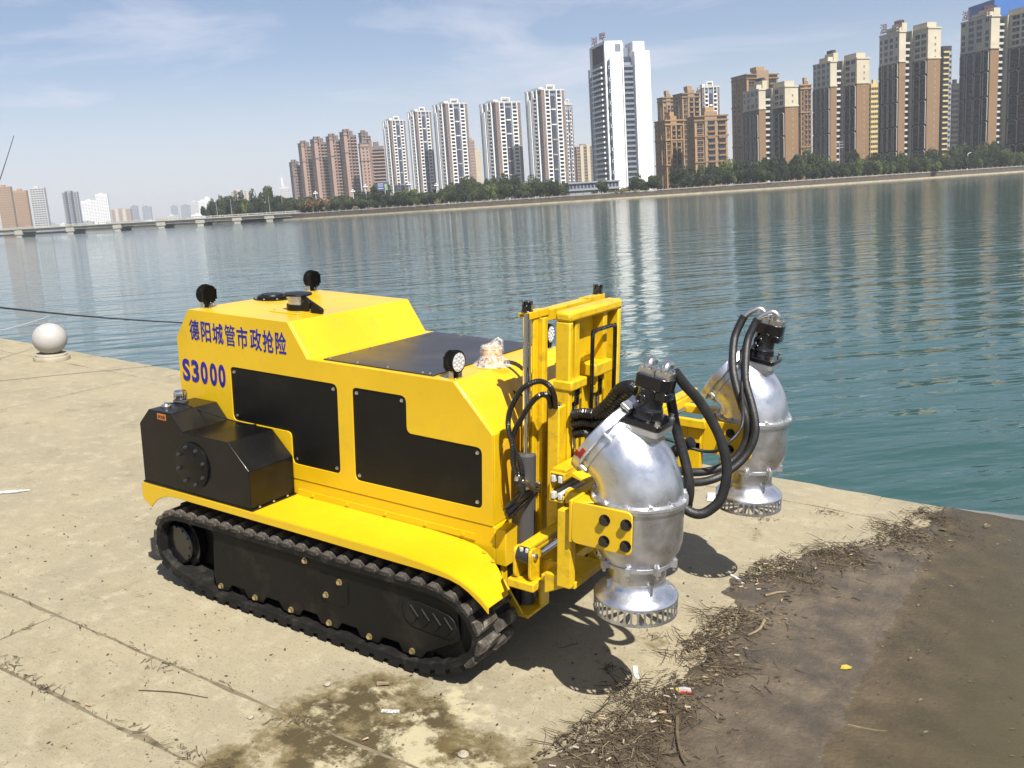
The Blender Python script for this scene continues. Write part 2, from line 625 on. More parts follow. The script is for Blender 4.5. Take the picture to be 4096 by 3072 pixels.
g = 0.0014
xs = [-14.0, -10.9, -6.68, -2.23, 2.6, 6.0]
for i, (a, c) in enumerate(zip(xs, xs[1:])):
    slab('concrete_slab', a + g, c - g, -0.885 + g, 2.98 - g, i)
xs = [-14.0, -9.0, -5.2, -2.23, -0.36, 1.5, 4.5]
for i, (a, c) in enumerate(zip(xs, xs[1:])):
    slab('concrete_slab', a + g * 1.3, c - g * 1.3, -1.35 + g, -0.895 - g, 20 + i, chip=0.035)
xs = [-14.0, -6.0, -0.1, 4.5]
for i, (a, c) in enumerate(zip(xs, xs[1:])):
    slab('concrete_slab', a + g, c - g, -4.5, -1.362 - g, 40 + i)
rnd = random.Random(5)
xs = [-14.5]
while xs[-1] < 5.5:
    xs.append(xs[-1] + rnd.choice([0.84, 0.88, 0.62, 0.92]))
for i, (a, c) in enumerate(zip(xs, xs[1:])):
    slab('coping_stone', a + g, c - g, 2.99 + g, 3.465 + rnd.uniform(-.012, .008), 60 + i, step=0.11, j=0.009, chip=0.02)

# silt left by the lake, a height field that sinks below the concrete where it ends
V, F = [], []
nx, ny = 130, 240
for k in range(ny + 1):
    y = -1.7 + 5.16 * k / ny
    for i in range(nx + 1):
        x = 0.30 + 2.6 * i / nx
        e = x - xb(y)
        q = Vector((x * 2.6, y * 2.6, 1.7))
        e += 0.16 * noise.noise(q) + 0.08 * noise.noise(q * 3.1) + 0.035 * noise.noise(q * 9)
        s = max(0., min(1., (e + 0.02) / 0.12))
        s = s * s * (3 - 2 * s)
        z = -0.014 + 0.026 * s + (0.004 * noise.noise(q * 5) + 0.002 * noise.noise(q * 17)) * s
        z -= .006 * max(0, min(1, (x - 1.35) / .3))
        V.append((x, y, z))
W = nx + 1
for k in range(ny):
    for i in range(nx):
        a = k * W + i
        F.append((a, a + 1, a + W + 1, a + W))
me = bpy.data.meshes.new('silt')
me.from_pydata(V, [], F)
me.materials.append(MATS['silt'])
me.polygons.foreach_set('use_smooth', [True] * len(F))
silt = stuff(link('silt', me))
silt.matrix_world = RAMP
silt['label'] = 'wet brown silt spread over the low end of the concrete slipway'
silt['category'] = 'silt'

# ------------------------------------------------------------------ water
def water(name, deep, muddy=False):
    m = bpy.data.materials.new(name)
    m.use_nodes = True
    n, l = m.node_tree.nodes, m.node_tree.links
    b = n['Principled BSDF']
    b.inputs['Base Color'].default_value = (*deep, 1)
    b.inputs['Roughness'].default_value = 0.04
    b.inputs['IOR'].default_value = 1.33
    t = n.new('ShaderNodeTexCoord')
    hs = None
    layers = ((0.10, (1, .45, 1), 30, 0.35, 3), (0.55, (1, .36, 1), 28, 0.55, 4), (1.7, (1, .30, 1), 46, 0.40, 4), (5.0, (1, .40, 1), 34, 0.07, 3)) if not muddy else \
             ((1.6, (1, .4, 1), 36, 0.05, 3), (7, (1, .5, 1), 50, 0.03, 4))
    for sc_, st, ang, amp, det in layers:
        mp = n.new('ShaderNodeMapping')
        mp.vector_type = 'TEXTURE'
        mp.inputs['Rotation'].default_value = (0, 0, R(ang))
        mp.inputs['Scale'].default_value = (1 / (sc_ * st[1]), 1 / (sc_ * st[0]), 1)
        l.new(t.outputs['Object'], mp.inputs['Vector'])
        x = n.new('ShaderNodeTexNoise')
        x.inputs['Scale'].default_value = 1
        x.inputs['Detail'].default_value = det
        x.inputs['Roughness'].default_value = 0.45
        x.inputs['Distortion'].default_value = 0.3
        l.new(mp.outputs['Vector'], x.inputs['Vector'])
        y = n.new('ShaderNodeMath')
        y.operation = 'MULTIPLY'
        y.inputs[1].default_value = amp
        l.new(x.outputs['Fac'], y.inputs[0])
        if hs is None:
            hs = y.outputs['Value']
        else:
            z = n.new('ShaderNodeMath')
            z.operation = 'ADD'
            l.new(hs, z.inputs[0])
            l.new(y.outputs['Value'], z.inputs[1])
            hs = z.outputs['Value']
    bp = n.new('ShaderNodeBump')
    bp.inputs['Strength'].default_value = 1.0
    bp.inputs['Distance'].default_value = 0.13
    l.new(hs, bp.inputs['Height'])
    l.new(bp.outputs['Normal'], b.inputs['Normal'])
    if muddy:
        tr = n.new('ShaderNodeBsdfTransparent')
        tr.inputs['Color'].default_value = (0.97, 0.95, 0.90, 1)
        mx = n.new('ShaderNodeMixShader')
        w = n.new('ShaderNodeTexNoise')
        w.inputs['Scale'].default_value = 1.1
        w.inputs['Detail'].default_value = 6
        l.new(t.outputs['Object'], w.inputs['Vector'])
        sx = n.new('ShaderNodeSeparateXYZ')
        l.new(t.outputs['Object'], sx.inputs['Vector'])
        # the muddy water hides more of the bottom as it gets deeper
        dr = n.new('ShaderNodeMapRange')
        dr.inputs['From Min'].default_value = 1.48
        dr.inputs['From Max'].default_value = 2.5
        dr.inputs['To Min'].default_value = 0.0
        dr.inputs['To Max'].default_value = 0.90
        l.new(sx.outputs['X'], dr.inputs['Value'])
        l.new(dr.outputs['Result'], mx.inputs['Fac'])
        l.new(tr.outputs['BSDF'], mx.inputs[1])
        l.new(b.outputs['BSDF'], mx.inputs[2])
        l.new(mx.outputs['Shader'], n['Material Output'].inputs['Surface'])
        b.inputs['Roughness'].default_value = 0.12
    MATS[name] = m
    return m
water('lake_water', (0.019, 0.057, 0.049))
water('muddy_water', (0.080, 0.068, 0.038), True)
me = bpy.data.meshes.new('lake')
me.from_pydata([(-6000, 3.452, WL), (6000, 3.452, WL), (6000, 9000, WL), (-6000, 9000, WL)], [], [(0, 1, 2, 3)])
me.materials.append(MATS['lake_water'])
structure(link('lake', me))
me = bpy.data.meshes.new('shallow_water')
me.from_pydata([(1.2, -60, WL), (120, -60, WL), (120, 3.452, WL), (1.2, 3.452, WL)], [], [(0, 1, 2, 3)])
me.materials.append(MATS['muddy_water'])
structure(link('shallow_water', me))

# ------------------------------------------------------------------ the tracked pump vehicle (built in slipway coordinates)
veh = empty('tracked_pump_vehicle')
veh.matrix_world = RAMP
tag(veh, 'yellow tracked vehicle with two silver pumps on its front and blue lettering on its side', 'tracked vehicle')
W = 1.02      # hull width

def hexbolt(r=0.011, h=0.010, washer=True):
    b = MB()
    if washer:
        b.cyl((0, 0, 0), (0, -0.0025, 0), r * 1.35, n=12)
    b.cyl((0, -0.002, 0), (0, -h, 0), r, n=6)
    return b
BOLT = {k: hexbolt(*a).mesh('bolt', m, 30) for k, (a, m) in {
    'zinc': ((0.0125, 0.014), 'zinc'), 'steel': ((0.007, 0.009), 'steel'), 'black': ((0.0185, 0.020), 'black_gloss'), 'small': ((0.006, 0.007), 'steel'),
    'yellow': ((0.008, 0.008), 'yellow'), 'tank': ((0.0085, 0.013), 'gunmetal')}.items()}
def bolt(kind, p, parent, rot=(0, 0, 0)):
    return link('bolt', BOLT[kind], parent, p, rot)

# hull
PROF = [(-2.19, .693), (-2.199, 1.39), (-2.082, 1.5615), (-1.2975, 1.5595), (-1.166, 1.3755), (-.222, 1.375), (0, 1.1445), (0, .693)]
b = MB(); b.prism(PROF, 0.016, W)
hull = b.build('hull', 'yellow', veh, bevel=0.005)
P1 = rounded([(-1.764, 1.266), (-.963, 1.266), (-.963, .778), (-1.31, .778), (-1.31, .955), (-1.764, .955)], .035)
P2 = rounded([(-.861, 1.265), (-.510, 1.265), (-.510, 1.077), (-.060, 1.074), (-.060, .768), (-.861, .765)], .035)
side = [(x, z) for x, z in PROF]
b = MB(); b.prism(side, 0.0, 0.0145, holes=[P1, P2])
sp = b.build('side_plate', 'yellow', veh, bevel=0.003)
for k, (poly, bolts) in enumerate(((P1, [(-1.735, 1.237), (-.992, 1.237), (-.990, .806), (-1.283, .806), (-1.735, .985)]),
                    (P2, [(-.833, 1.237), (-.540, 1.238), (-.088, 1.045), (-.090, .798), (-.833, .794)]))):
    b = MB(); b.prism(poly, 0.006, 0.0143)
    pn = b.build('access_panel', 'black_panel', veh)
    pn['label'] = 'matt black access panel ' + ('behind the fuel tank' if k == 0 else 'towards the front of the hull')
    for x, z in bolts:
        bolt('steel', (x, 0.006, z), pn)
# lower frame under the hull
b = MB()
b.box(-2.18, 0.012, 0.004, W - .004, .50, .6905)
b.box(-2.10, 0.10, .06, W - .06, .22, .50, 1)
b.box(.0125, .072, .005, .11, .50, .685)
frame = b.build('chassis', ['yellow', 'track_black'], veh, bevel=0.004)
# flange where the mudguard meets the hull
b = MB(); b.box(-1.28, -0.10, -0.004, 0.0035, .603, .635)
fl = b.build('flange', 'yellow', veh)
for x in (-1.17, -.92, -.66, -.40, -.17):
    bolt('yellow', (x, -0.004, .619), fl)
# roof: round hatch, exhaust stack with rain flap
b = MB(); b.lathe([(.115, 0), (.115, .005), (.088, .006), (.088, .018), (.080, .022), (.070, .022), (.066, .030), (0, .031)], (-2.0, .57, 1.561), 36)
ha = b.build('roof_hatch', ['black_panel'], veh)
for k in range(8):
    t = k * math.pi / 4 + .3
    bolt('small', (-2.0 + .10 * math.cos(t), .57 + .10 * math.sin(t), 1.567), ha, (-math.pi / 2, 0, 0))
ex = MB(); ex.box(-1.64, -1.42, .20, .43, 1.5605, 1.566)
exo = ex.build('stack_plate', 'yellow', veh, bevel=.002)
for x, y in ((-1.62, .22), (-1.44, .22), (-1.62, .41), (-1.44, .41)):
    bolt('small', (x, y, 1.566), exo, (-math.pi / 2, 0, 0))
c0 = Vector((-1.53, .32, 1.566))
b = MB(); b.lathe([(.066, 0), (.066, .034), (.058, .035)], c0, 32, 0); b.lathe([(.058, .033), (.058, .082), (.03, .083)], c0, 32, 1); b.lathe([(.078, .083), (.080, .088), (.078, .094), (0, .097)], c0, 32, 0)
b.build('exhaust_stack', ['black_panel', 'steel'], veh)
b = MB(); b.T = Matrix.Translation(c0 + Vector((.055, -.02, .055))) @ Matrix.Rotation(R(24), 4, 'Y')
b.prism(rounded([(-.03, .03), (.155, .03), (.155, -.028), (.105, -.045), (.06, .005), (-.03, .012)], .02), -.008, .012)
b.T = Matrix.Translation(c0 + Vector((.06, -.03, .0)))
b.prism([(-.02, 0), (.045, 0), (.065, .05), (.03, .075), (.0, .04)], -.006, .006)
b.build('rain_flap', 'black_panel', veh, bevel=.002)
# deck plate on the lower hood
b = MB(); b.box(-1.082, -.366, .034, W - .032, 1.3755, 1.382)
dp = b.build('deck_plate', 'gunmetal', veh, bevel=.001)
dp['label'] = 'dark gunmetal deck plate on the hood'
for x, y in [(-1.065, .06), (-1.065, .22), (-1.065, .38), (-1.065, .54), (-1.065, .70), (-1.065, .86), (-1.065, .965), (-1.045, .05), (-.86, .05), (-.66, .05), (-.44, .05), (-.395, .05),
             (-.385, .30), (-.385, .62), (-.385, .94), (-.66, .965), (-.86, .965)]:
    bolt('small', (x, y, 1.382), dp, (-math.pi / 2, 0, 0))
# radiator grille on the front face
def grille_mat():
    m = bpy.data.materials.new('grille')
    m.use_nodes = True
    n, l = m.node_tree.nodes, m.node_tree.links
    t = n.new('ShaderNodeTexCoord'); v = n.new('ShaderNodeTexVoronoi')
    v.inputs['Scale'].default_value = 110; v.inputs['Randomness'].default_value = 0
    l.new(t.outputs['Object'], v.inputs['Vector'])
    r = n.new('ShaderNodeMapRange'); r.inputs['From Min'].default_value = .35; r.inputs['From Max'].default_value = .5
    l.new(v.outputs['Distance'], r.inputs['Value'])
    x = n.new('ShaderNodeMix'); x.data_type = 'RGBA'
    x.inputs['A'].default_value = (.05, .02, .002, 1); x.inputs['B'].default_value = (.62, .34, .01, 1)
    l.new(r.outputs['Result'], x.inputs['Factor'])
    l.new(x.outputs['Result'], n['Principled BSDF'].inputs['Base Color'])
    MATS['grille'] = m
grille_mat()
b = MB(); b.prism(rounded([(.07, .74), (.95, .74), (.95, 1.10), (.80, 1.13), (.22, 1.13), (.07, 1.08)], .08), 0.0005, .004, 'x')
b.build('grille', 'grille', veh)

# lettering
let = MB(); let.box(-2.09, -1.31, .0005, .001, 1.38, 1.381)
for ch, x0, w, z0, h in (('德', -2.081, .082, 1.388, .118), ('阳', -1.983, .080, 1.386, .116), ('城', -1.888, .088, 1.384, .118), ('管', -1.787, .083, 1.384, .120),
                         ('市', -1.690, .086, 1.380, .122), ('政', -1.585, .088, 1.380, .122), ('抢', -1.488, .083, 1.379, .124), ('险', -1.392, .080, 1.379, .124)):
    link('letter', text_mesh(ch, w, h, .0012, 'blue_letter', .006 if ch == '管' else .015), sp, (x0, -.0007, z0))
for ch, x0, w in (('S', -2.168, .063), ('3', -2.090, .062), ('0', -2.012, .058), ('0', -1.934, .058), ('0', -1.862, .056)):
    link('letter', text_mesh(ch, w, .132, .0012, 'blue_letter', .035), sp, (x0, -.0007, 1.136))
    link('letter_outline', text_mesh(ch, w + .006, .138, .0006, 'orange_outline', .045), sp, (x0 - .003, -.0001, 1.133))

# mudguards
def mudguard(mirror):
    def Y(y):
        return (W - y) if mirror else y
    top = [(-2.187, .600), (-1.6, .602), (-1.0, .602), (-.36, .600), (-.173, .588), (-.085, .580), (-.016, .569), (.04, .553), (.089, .534), (.152, .499), (.194, .463)]
    inn = [0.0, 0, 0, 0, 0, -.01, -.03, -.06, -.09, -.135, -.165]
    bot = [.504, .560, .558, .553, .552, .549, .543, .530, .507, .466, .430]
    b = MB(); V, F = [], []
    n = len(top)
    for (x, z), yi in zip(top, inn):
        V += [(x, Y(-.330), z), (x, Y(yi + .004), z), (x, Y(yi + .004), z - .006), (x, Y(-.324), z - .006)]
    for i in range(n - 1):
        a, c = i * 4, i * 4 + 4
        F += [(a, a + 1, c + 1, c), (a + 3, c + 3, c + 2, a + 2), (a + 1, a + 2, c + 2, c + 1)]
    F += [(0, 3, 2, 1), ((n - 1) * 4, (n - 1) * 4 + 1, (n - 1) * 4 + 2, (n - 1) * 4 + 3)]
    b.add(V, F)
    lip = [(x, z) for x, z in top] + [(x, z) for (x, _), z in list(zip(top, bot))[:0:-1]]
    lip += [(-1.766, .560), (-1.867, .563), (-1.969, .554), (-2.02, .539), (-2.063, .514), (-2.095, .485), (-2.115, .463), (-2.187, .504)]
    b.prism(lip, Y(-.3305), Y(-.3235))
    # rear cross plate
    b.box(-2.187, -2.180, min(Y(-.33), Y(0)), max(Y(-.33), Y(0)), .51, .5985)
    o = b.build('mudguard', 'yellow', veh, smooth=30, bevel=.0025)
    return o
mg = mudguard(False)
mudguard(True)
for x, y, z in ((-.02, -.045, .5715), (.05, -.075, .5525)):
    bolt('yellow', (x, y, z), mg, (-math.pi / 2 - .2, 0, 0))

# running gear
LOOP = [(-2.095, .20), (-2.10, .285), (-2.08, .358), (-2.035, .412), (-1.949, .447), (-1.828, .455), (-1.324, .464), (-.70, .470), (-.176, .473), (-.054, .457), (.035, .423), (.099, .362),
        (.133, .290), (.121, .222), (.064, .146), (-.06, .078), (-.219, .036), (-.42, .030), (-1.0, .030), (-1.52, .030), (-1.70, .044), (-1.86, .070), (-1.98, .106), (-2.055, .148)]
def loop_pts(step):
    P = [Vector((x, 0, z)) for x, z in LOOP]
    P = spline(P + [P[0]], 10)
    L = [0]
    for a, c in zip(P, P[1:]):
        L.append(L[-1] + (c - a).length)
    n = round(L[-1] / step)
    out = []
    for k in range(n):
        s = L[-1] * k / n
        i = max(j for j in range(len(L)) if L[j] <= s)
        i = min(i, len(P) - 2)
        t = (s - L[i]) / (L[i + 1] - L[i])
        p = P[i].lerp(P[i + 1], t)
        d = (P[i + 1] - P[i]).normalized()
        out.append((p, d))
    return out
def track(y0, y1, lugs):
    pts = loop_pts(.047)
    n = len(pts)
    b = MB(); V, F = [], []
    for i, (p, d) in enumerate(pts):
        nrm = Vector((-d.z, 0, d.x))            # outward for this winding
        e = 0.0035 if i % 2 else 0.0
        q = p - nrm * .030
        r = p - nrm * (.046 if i % 2 else .034)
        V += [(p.x, y0, p.z), (p.x, y1, p.z), (q.x, y1, q.z), (r.x, (y0 + y1) / 2 + .06, r.z), (r.x, (y0 + y1) / 2 - .06, r.z), (q.x, y0 + e, q.z)]
    for i in range(n):
        a, c = i * 6, ((i + 1) % n) * 6
        for k in range(6):
            F.append((a + k, a + (k + 1) % 6, c + (k + 1) % 6, c + k))
    b.add(V, F)
    belt = b.build('track_belt', 'rubber', veh, smooth=30)
    if lugs:
        lm = MB()
        def lug(ya, yb):
            z = -.004
            lm.add([(-.033, ya, z), (.033, ya, z), (.033, yb, z), (-.033, yb, z), (-.015, ya + .010, .029), (.017, ya + .010, .029), (.012, yb - .015, .028), (-.022, yb - .015, .028),
                    (-.030, ya - .004, .016), (.031, ya - .004, .016)],
                   [(0, 3, 2, 1), (4, 5, 6, 7), (0, 1, 9, 8), (8, 9, 5, 4), (1, 2, 6, 5, 9), (2, 3, 7, 6), (3, 0, 8, 4, 7)])
        lug(0, .165)
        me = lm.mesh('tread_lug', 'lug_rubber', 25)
        me2 = lm.mesh('tread_lug', 'rubber', 25)  # lower lugs: less dust, and their shade put into the darker colour
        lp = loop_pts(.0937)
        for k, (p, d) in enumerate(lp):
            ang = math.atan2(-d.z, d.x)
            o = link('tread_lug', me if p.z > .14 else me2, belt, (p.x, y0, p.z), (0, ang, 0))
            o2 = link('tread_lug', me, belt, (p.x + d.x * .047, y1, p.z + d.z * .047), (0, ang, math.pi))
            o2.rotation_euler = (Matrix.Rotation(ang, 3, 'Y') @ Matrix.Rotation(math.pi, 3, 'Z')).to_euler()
    return belt
track(-.330, -.030, True)
track(W + .030, W + .330, False)
def track_frame(y, s):
    # s = -1 near side, +1 far side; outer face at y
    yo, yi = y, y - s * .02
    out = [(-1.64, .408), (-1.662, .15), (-1.64, .06)]
    xs = [-1.605 + .268 * k for k in range(6)]
    for k, x in enumerate(xs):
        if k:
            out += [(x - .085, .118), (x - .06, .076)]
        out += [(x + .055, .076), (x + .085, .118)]
    out += [(-.165, .125), (.011, .227), (.007, .392), (-.1, .41)]
    b = MB(); b.prism(out, min(yo, yi), max(yo, yi))
    fr = b.build('track_frame', 'track_black', veh, bevel=.004)
    c = MB(); c.box(-1.60, -.03, min(y - s * .02, y - s * .22), max(y - s * .02, y - s * .22), .12, .40)
    c.box(-1.66, -.02, y - s * .012 - .011, y - s * .012 + .011, .398, .432)
    c.build('track_beam', 'track_black', veh, bevel=.004)
    return fr
fr = track_frame(-.300, -1)
track_frame(W + .300, 1)
for k in range(6):
    bolt('zinc', (-1.605 + .268 * k, -.300, .0955 + .001 * k), fr)
for x, z in ((-.716, .345), (-.811, .252), (-.948, .405)):
    bolt('zinc', (x, -.303, z), fr)
b = MB(); b.prism(rounded([(-.865, .365), (-.69, .365), (-.665, .34), (-.665, .232), (-.70, .215), (-.84, .215), (-.865, .25)], .02), -.3035, -.2995)
b.build('cover_plate', 'track_black', veh)
b = MB(); b.prism(rounded([(-.315, .352), (-.24, .372), (-.045, .352), (.0, .318), (.0, .252), (-.04, .226), (-.26, .236), (-.315, .27)], .03), -.306, -.2995)
ap = b.build('arrow_plate', 'track_black', veh, bevel=.003)
for k in range(4):
    x = -.265 + .066 * k
    c = MB(); c.tube([(x, -.306, .345 - .004 * k), (x + .045, -.308, .298 - .004 * k), (x + .012, -.306, .258 - .004 * k)], .0065, 6)
    c.build('chevron', 'track_black', ap)
# drive sprocket and idler
SPB = hexbolt(.006, .007).mesh('bolt', 'black_gloss', 30)
b = MB(); b.box(-1.97, -1.58, -.19, -.05, .13, .415)  # added block, stops light showing through the gap beside the sprocket
b.build('gap_filler', 'track_black', veh)
for cx, cz, r in ((-1.978, .250, .118), (-.075, .262, .16)):
    b = MB()
    b.lathe([(r * 1.28, 0), (r * 1.28, .05)], (cx, -.20, cz), 36, 0, (0, -1, 0))
    b.lathe([(r, .03), (r, .075), (r * .93, .082), (0, .082)], (cx, -.20, cz), 36, 0, (0, -1, 0))
    o = b.build('drive_sprocket' if cx < -1 else 'idler_wheel', 'black_gloss' if cx < -1 else 'track_black', veh)
    if cx < -1:
        for k in range(12):
            t = k * math.pi / 6
            link('bolt', SPB, o, (cx + .104 * math.cos(t), -.282, cz + .104 * math.sin(t)))
for k in range(5):
    b = MB(); b.cyl((-1.45 + .31 * k, -.27, .115), (-1.45 + .31 * k, -.08, .115), .055, n=20)
    b.build('road_wheel', 'track_black', veh)

# fuel tank
TP = [(-2.166, .612), (-2.166, .954), (-2.077, 1.045), (-1.887, 1.046), (-1.801, .954), (-1.448, .954), (-1.301, .82), (-1.300, .612)]
b = MB(); b.prism(TP, -.322, -.006); b.box(-2.178, -1.288, -.3255, -.003, .603, .6125)
tank = b.build('fuel_tank', 'black_paint', veh, bevel=.004)
tank['label'] = 'black fuel tank on the rear of the mudguard'
for y in (-.27, -.17, -.07):
    bolt('small', (-1.293, y, .6128), tank, (-math.pi / 2, 0, 0))
b = MB(); b.lathe([(.130, 0), (.130, .010), (.124, .013), (0, .013)], (-1.737, -.322, .779), 40, 0, (0, -1, 0))
b.build('inspection_cover', 'black_panel', tank)
for k in range(8):
    t = k * math.pi / 4 + .28
    bolt('tank', (-1.737 + .106 * math.cos(t), -.335, .779 + .106 * math.sin(t)), tank)
c0 = Vector((-2.062, -.115, 1.046))
b = MB(); b.lathe([(.042, 0), (.042, .010), (.030, .012), (.030, .02)], c0, 28, 1)
V = []
b.lathe([(.033, .02), (.036, .024), (.036, .056), (.033, .064), (.026, .067), (0, .068)], c0, 28, 0)
for k in range(18):
    t = k * math.pi / 9
    b.cyl(c0 + Vector((.0355 * math.cos(t), .0355 * math.sin(t), .024)), c0 + Vector((.0355 * math.cos(t), .0355 * math.sin(t), .054)), .003, n=6, m=0)
b.build('filler_cap', ['chrome', 'grey_barrel'], tank)
c0 = Vector((-2.035, -.235, 1.046))
b = MB(); b.lathe([(.030, 0), (.030, .008), (.026, .012), (.012, .013), (.010, .02), (0, .021)], c0, 24)
b.box(c0.x - .016, c0.x + .016, c0.y - .003, c0.y + .003, c0.z + .012, c0.z + .026)
b.build('breather_cap', 'steel', tank)
b = MB(); b.tube(spline([c0 + Vector((.01, .01, .02)), (-1.96, -.19, 1.065), (-1.85, -.14, 1.025), (-1.72, -.08, .985), (-1.62, -.03, .960), (-1.58, .002, .955)], 6), .0035, 6)
b.build('sensor_cable', 'black_gloss', tank)
lb = MB(); lb.box(-2.003, -1.931, -.3245, -.3225, 1.000, 1.034)
lbo = lb.build('fuel_label', 'label_orange', tank, smooth=0)
link('label_text', text_mesh('柴油箱', .058, .021, .0006, 'ink', .006), tank, (-1.996, -.3246, 1.006))

# work lamps
def lamp(p, yaw, back):
    """p: foot on the sheet metal; the lens looks along +X turned by yaw"""
    T = Matrix.Translation(p) @ Matrix.Rotation(yaw, 4, 'Z')
    b = MB(); b.T = T
    b.box(-.022, .022, -.030, .030, 0, .004)
    b.box(-.014, .014, -.034, -.031, 0, .045); b.box(-.014, .014, .031, .034, 0, .045)
    br = b.build('lamp_bracket', 'steel', veh, bevel=.001)
    b = MB(); b.T = T @ Matrix.Translation((0, 0, .078))
    prof = [(.030, -.026), (.044, -.022), (.052, -.008), (.055, .006), (.055, .020), (.050, .0215), (.0, .0205)]
    b.lathe(prof, (0, 0, 0), 32, 0, (1, 0, 0))
    for k in range(9):
        y = -.045 + .01125 * k
        hh = math.sqrt(max(0, .054 ** 2 - y * y))
        b.box(-.036, .004, y - .0016, y + .0016, -hh, hh, 0)
    for k in range(26):
        t = 2 * math.pi * k / 26
        b.cyl((-.004, .0555 * math.cos(t), .0555 * math.sin(t)), (.014, .0555 * math.cos(t), .0555 * math.sin(t)), .003, n=5)
    b.box(-.012, .012, -.008, .008, -.078, -.05)
    bo = b.build('lamp_housing', 'black_panel', br)
    b = MB(); b.T = T @ Matrix.Translation((0, 0, .078))
    b.lathe([(.046, .0207), (.046, .0222), (.0, .0224)], (0, 0, 0), 32, 0, (1, 0, 0))
    for ring, cnt in ((.014, 4), (.034, 10)):
        for k in range(cnt):
            t = 2 * math.pi * k / cnt + ring * 9
            b.lathe([(.006, .0223), (.004, .026), (0, .027)], (0, ring * math.cos(t), ring * math.sin(t)), 10, 1, (1, 0, 0))
    b.build('lamp_lens', ['lens', 'led'], br)
    b = MB(); b.T = T
    b.tube(spline([(-.03, 0, .05), (-.05, .01, .03), (-.035, .02, .004)], 5), .004, 6)
    b.build('lamp_lead', 'black_gloss', br)
lamp((-2.045, .105, 1.5615), R(176), True)
lamp((-2.040, .955, 1.5615), R(180), True)
lamp((-.262, .075, 1.376), R(-3), False)
lamp((-.262, .955, 1.376), R(8), False)

# amber beacon still wrapped in film
c0 = Vector((-.268, .405, 1.376))
b = MB(); b.lathe([(.062, 0), (.062, .012), (.050, .014), (.050, .088), (.045, .098), (0, .100)], c0, 28)
for h in (.045, .088):
    b.lathe([(.0505, h), (.053, h + .002), (.0505, h + .004)], c0, 28, 1)
bc = b.build('beacon', ['amber', 'white_plastic'], veh)
V, F = [], []
nr, nt = 14, 40
for i in range(nr + 1):
    t = i / nr
    for k in range(nt):
        a = 2 * math.pi * k / nt
        r = .057 + .045 * max(0, (1 - t * 3.2)) + .006 * noise.noise(Vector((math.cos(a) * 2.5, math.sin(a) * 2.5, t * 4))) + .005 * noise.noise(Vector((math.cos(a) * 6, math.sin(a) * 6, t * 7)))
        z = .004 + t * .125
        if t > .85:
            r *= 1 - (t - .85) * 3.4
            z += .018 * math.cos(a - .4)
        V.append(c0 + Vector((r * math.cos(a), r * math.sin(a), z)))
for i in range(nr):
    for k in range(nt):
        F.append((i * nt + k, i * nt + (k + 1) % nt, (i + 1) * nt + (k + 1) % nt, (i + 1) * nt + k))
b = MB(); b.add(V, F)
b.build('plastic_wrap', 'film', bc, smooth=60)
b = MB(); b.tube(spline([(-.33, .36, 1.380), (-.30, .34, 1.383), (-.24, .345, 1.372), (-.20, .36, 1.335), (-.165, .375, 1.285), (-.11, .37, 1.262), (-.05, .36, 1.25), (.03, .33, 1.20), (.05, .3, 1.05)], 6), .006, 7)
b.tube(spline([(-.22, .44, 1.395), (-.16, .47, 1.38), (-.09, .475, 1.33), (-.03, .46, 1.27), (.03, .42, 1.2), (.05, .40, 1.05)], 8), [.0115 if i % 2 else .0095 for i in range(41)], 8)
b.build('beacon_cable', 'spiral_hose', veh)

# mast: rear beam, uprights, lift rods
b = MB()
b.prism([(.060, 1.690), (.060, 1.712), (.126, 1.720), (.126, 1.684), (.118, 1.684), (.118, 1.710), (.067, 1.703), (.067, 1.690)], .125, .30)
b.prism([(.060, 1.690), (.060, 1.712), (.126, 1.720), (.126, 1.684), (.118, 1.684), (.118, 1.710), (.067, 1.703), (.067, 1.690)], .705, .88)
b.box(.066, .122, .295, .71, 1.655, 1.709)
b.build('mast_top_beam', 'yellow_worn', veh, bevel=.005)
for y in (.165, .805):
    yy = y if y < .5 else y - .04
    b = MB()
    b.box(.108, .120, yy + .005, yy + .088, .30, 1.683)
    b.box(.120, .146, yy + .045, yy + .057, .30, 1.683)
    b.box(.134, .146, yy + .057, yy + .088, .30, 1.683)
    b.build('mast_upright', 'yellow_worn', veh, bevel=.003)
for y in (.150, .855):
    b = MB(); b.cyl((.095, y, .95), (.095, y, 1.716), .0195, n=24)
    r_ = b.build('lift_rod', 'chrome', veh)
    b = MB(); b.lathe([(.030, 0), (.030, .004)], (.095, y, 1.7185), 16, 0); b.cyl((.095, y, 1.722), (.095, y, 1.749), .026, n=6)
    for k in range(6):
        t = k * math.pi / 3
        b.T = Matrix.Translation((.095, y, 0)) @ Matrix.Rotation(t, 4, 'Z')
        b.box(.010, .025, -.010, .010, 1.749, 1.768)
        b.T = None
    b.build('castle_nut', 'black_gloss', r_, bevel=.002)
    b = MB(); b.lathe([(.047, 0), (.047, .76), (.040, .765), (.022, .766)], (.095, y, .27), 32)
    b.build('lift_cylinder', 'grey_barrel', veh)
# mast foot
b = MB()
for y0 in (.02, .80):
    b.box(.03, .19, y0, y0 + .20, .255, .270)
    b.prism([(.19, .27), (.19, .40), (.175, .40), (.175, .27)], y0 + .12, y0 + .20)
    b.prism([(.03, .27), (.16, .27), (.05, .42), (.03, .42)], y0, y0 + .012)
b.box(.03, .045, .02, 1.0, .27, .50)
b.build('mast_foot', 'yellow_worn', veh, bevel=.003)

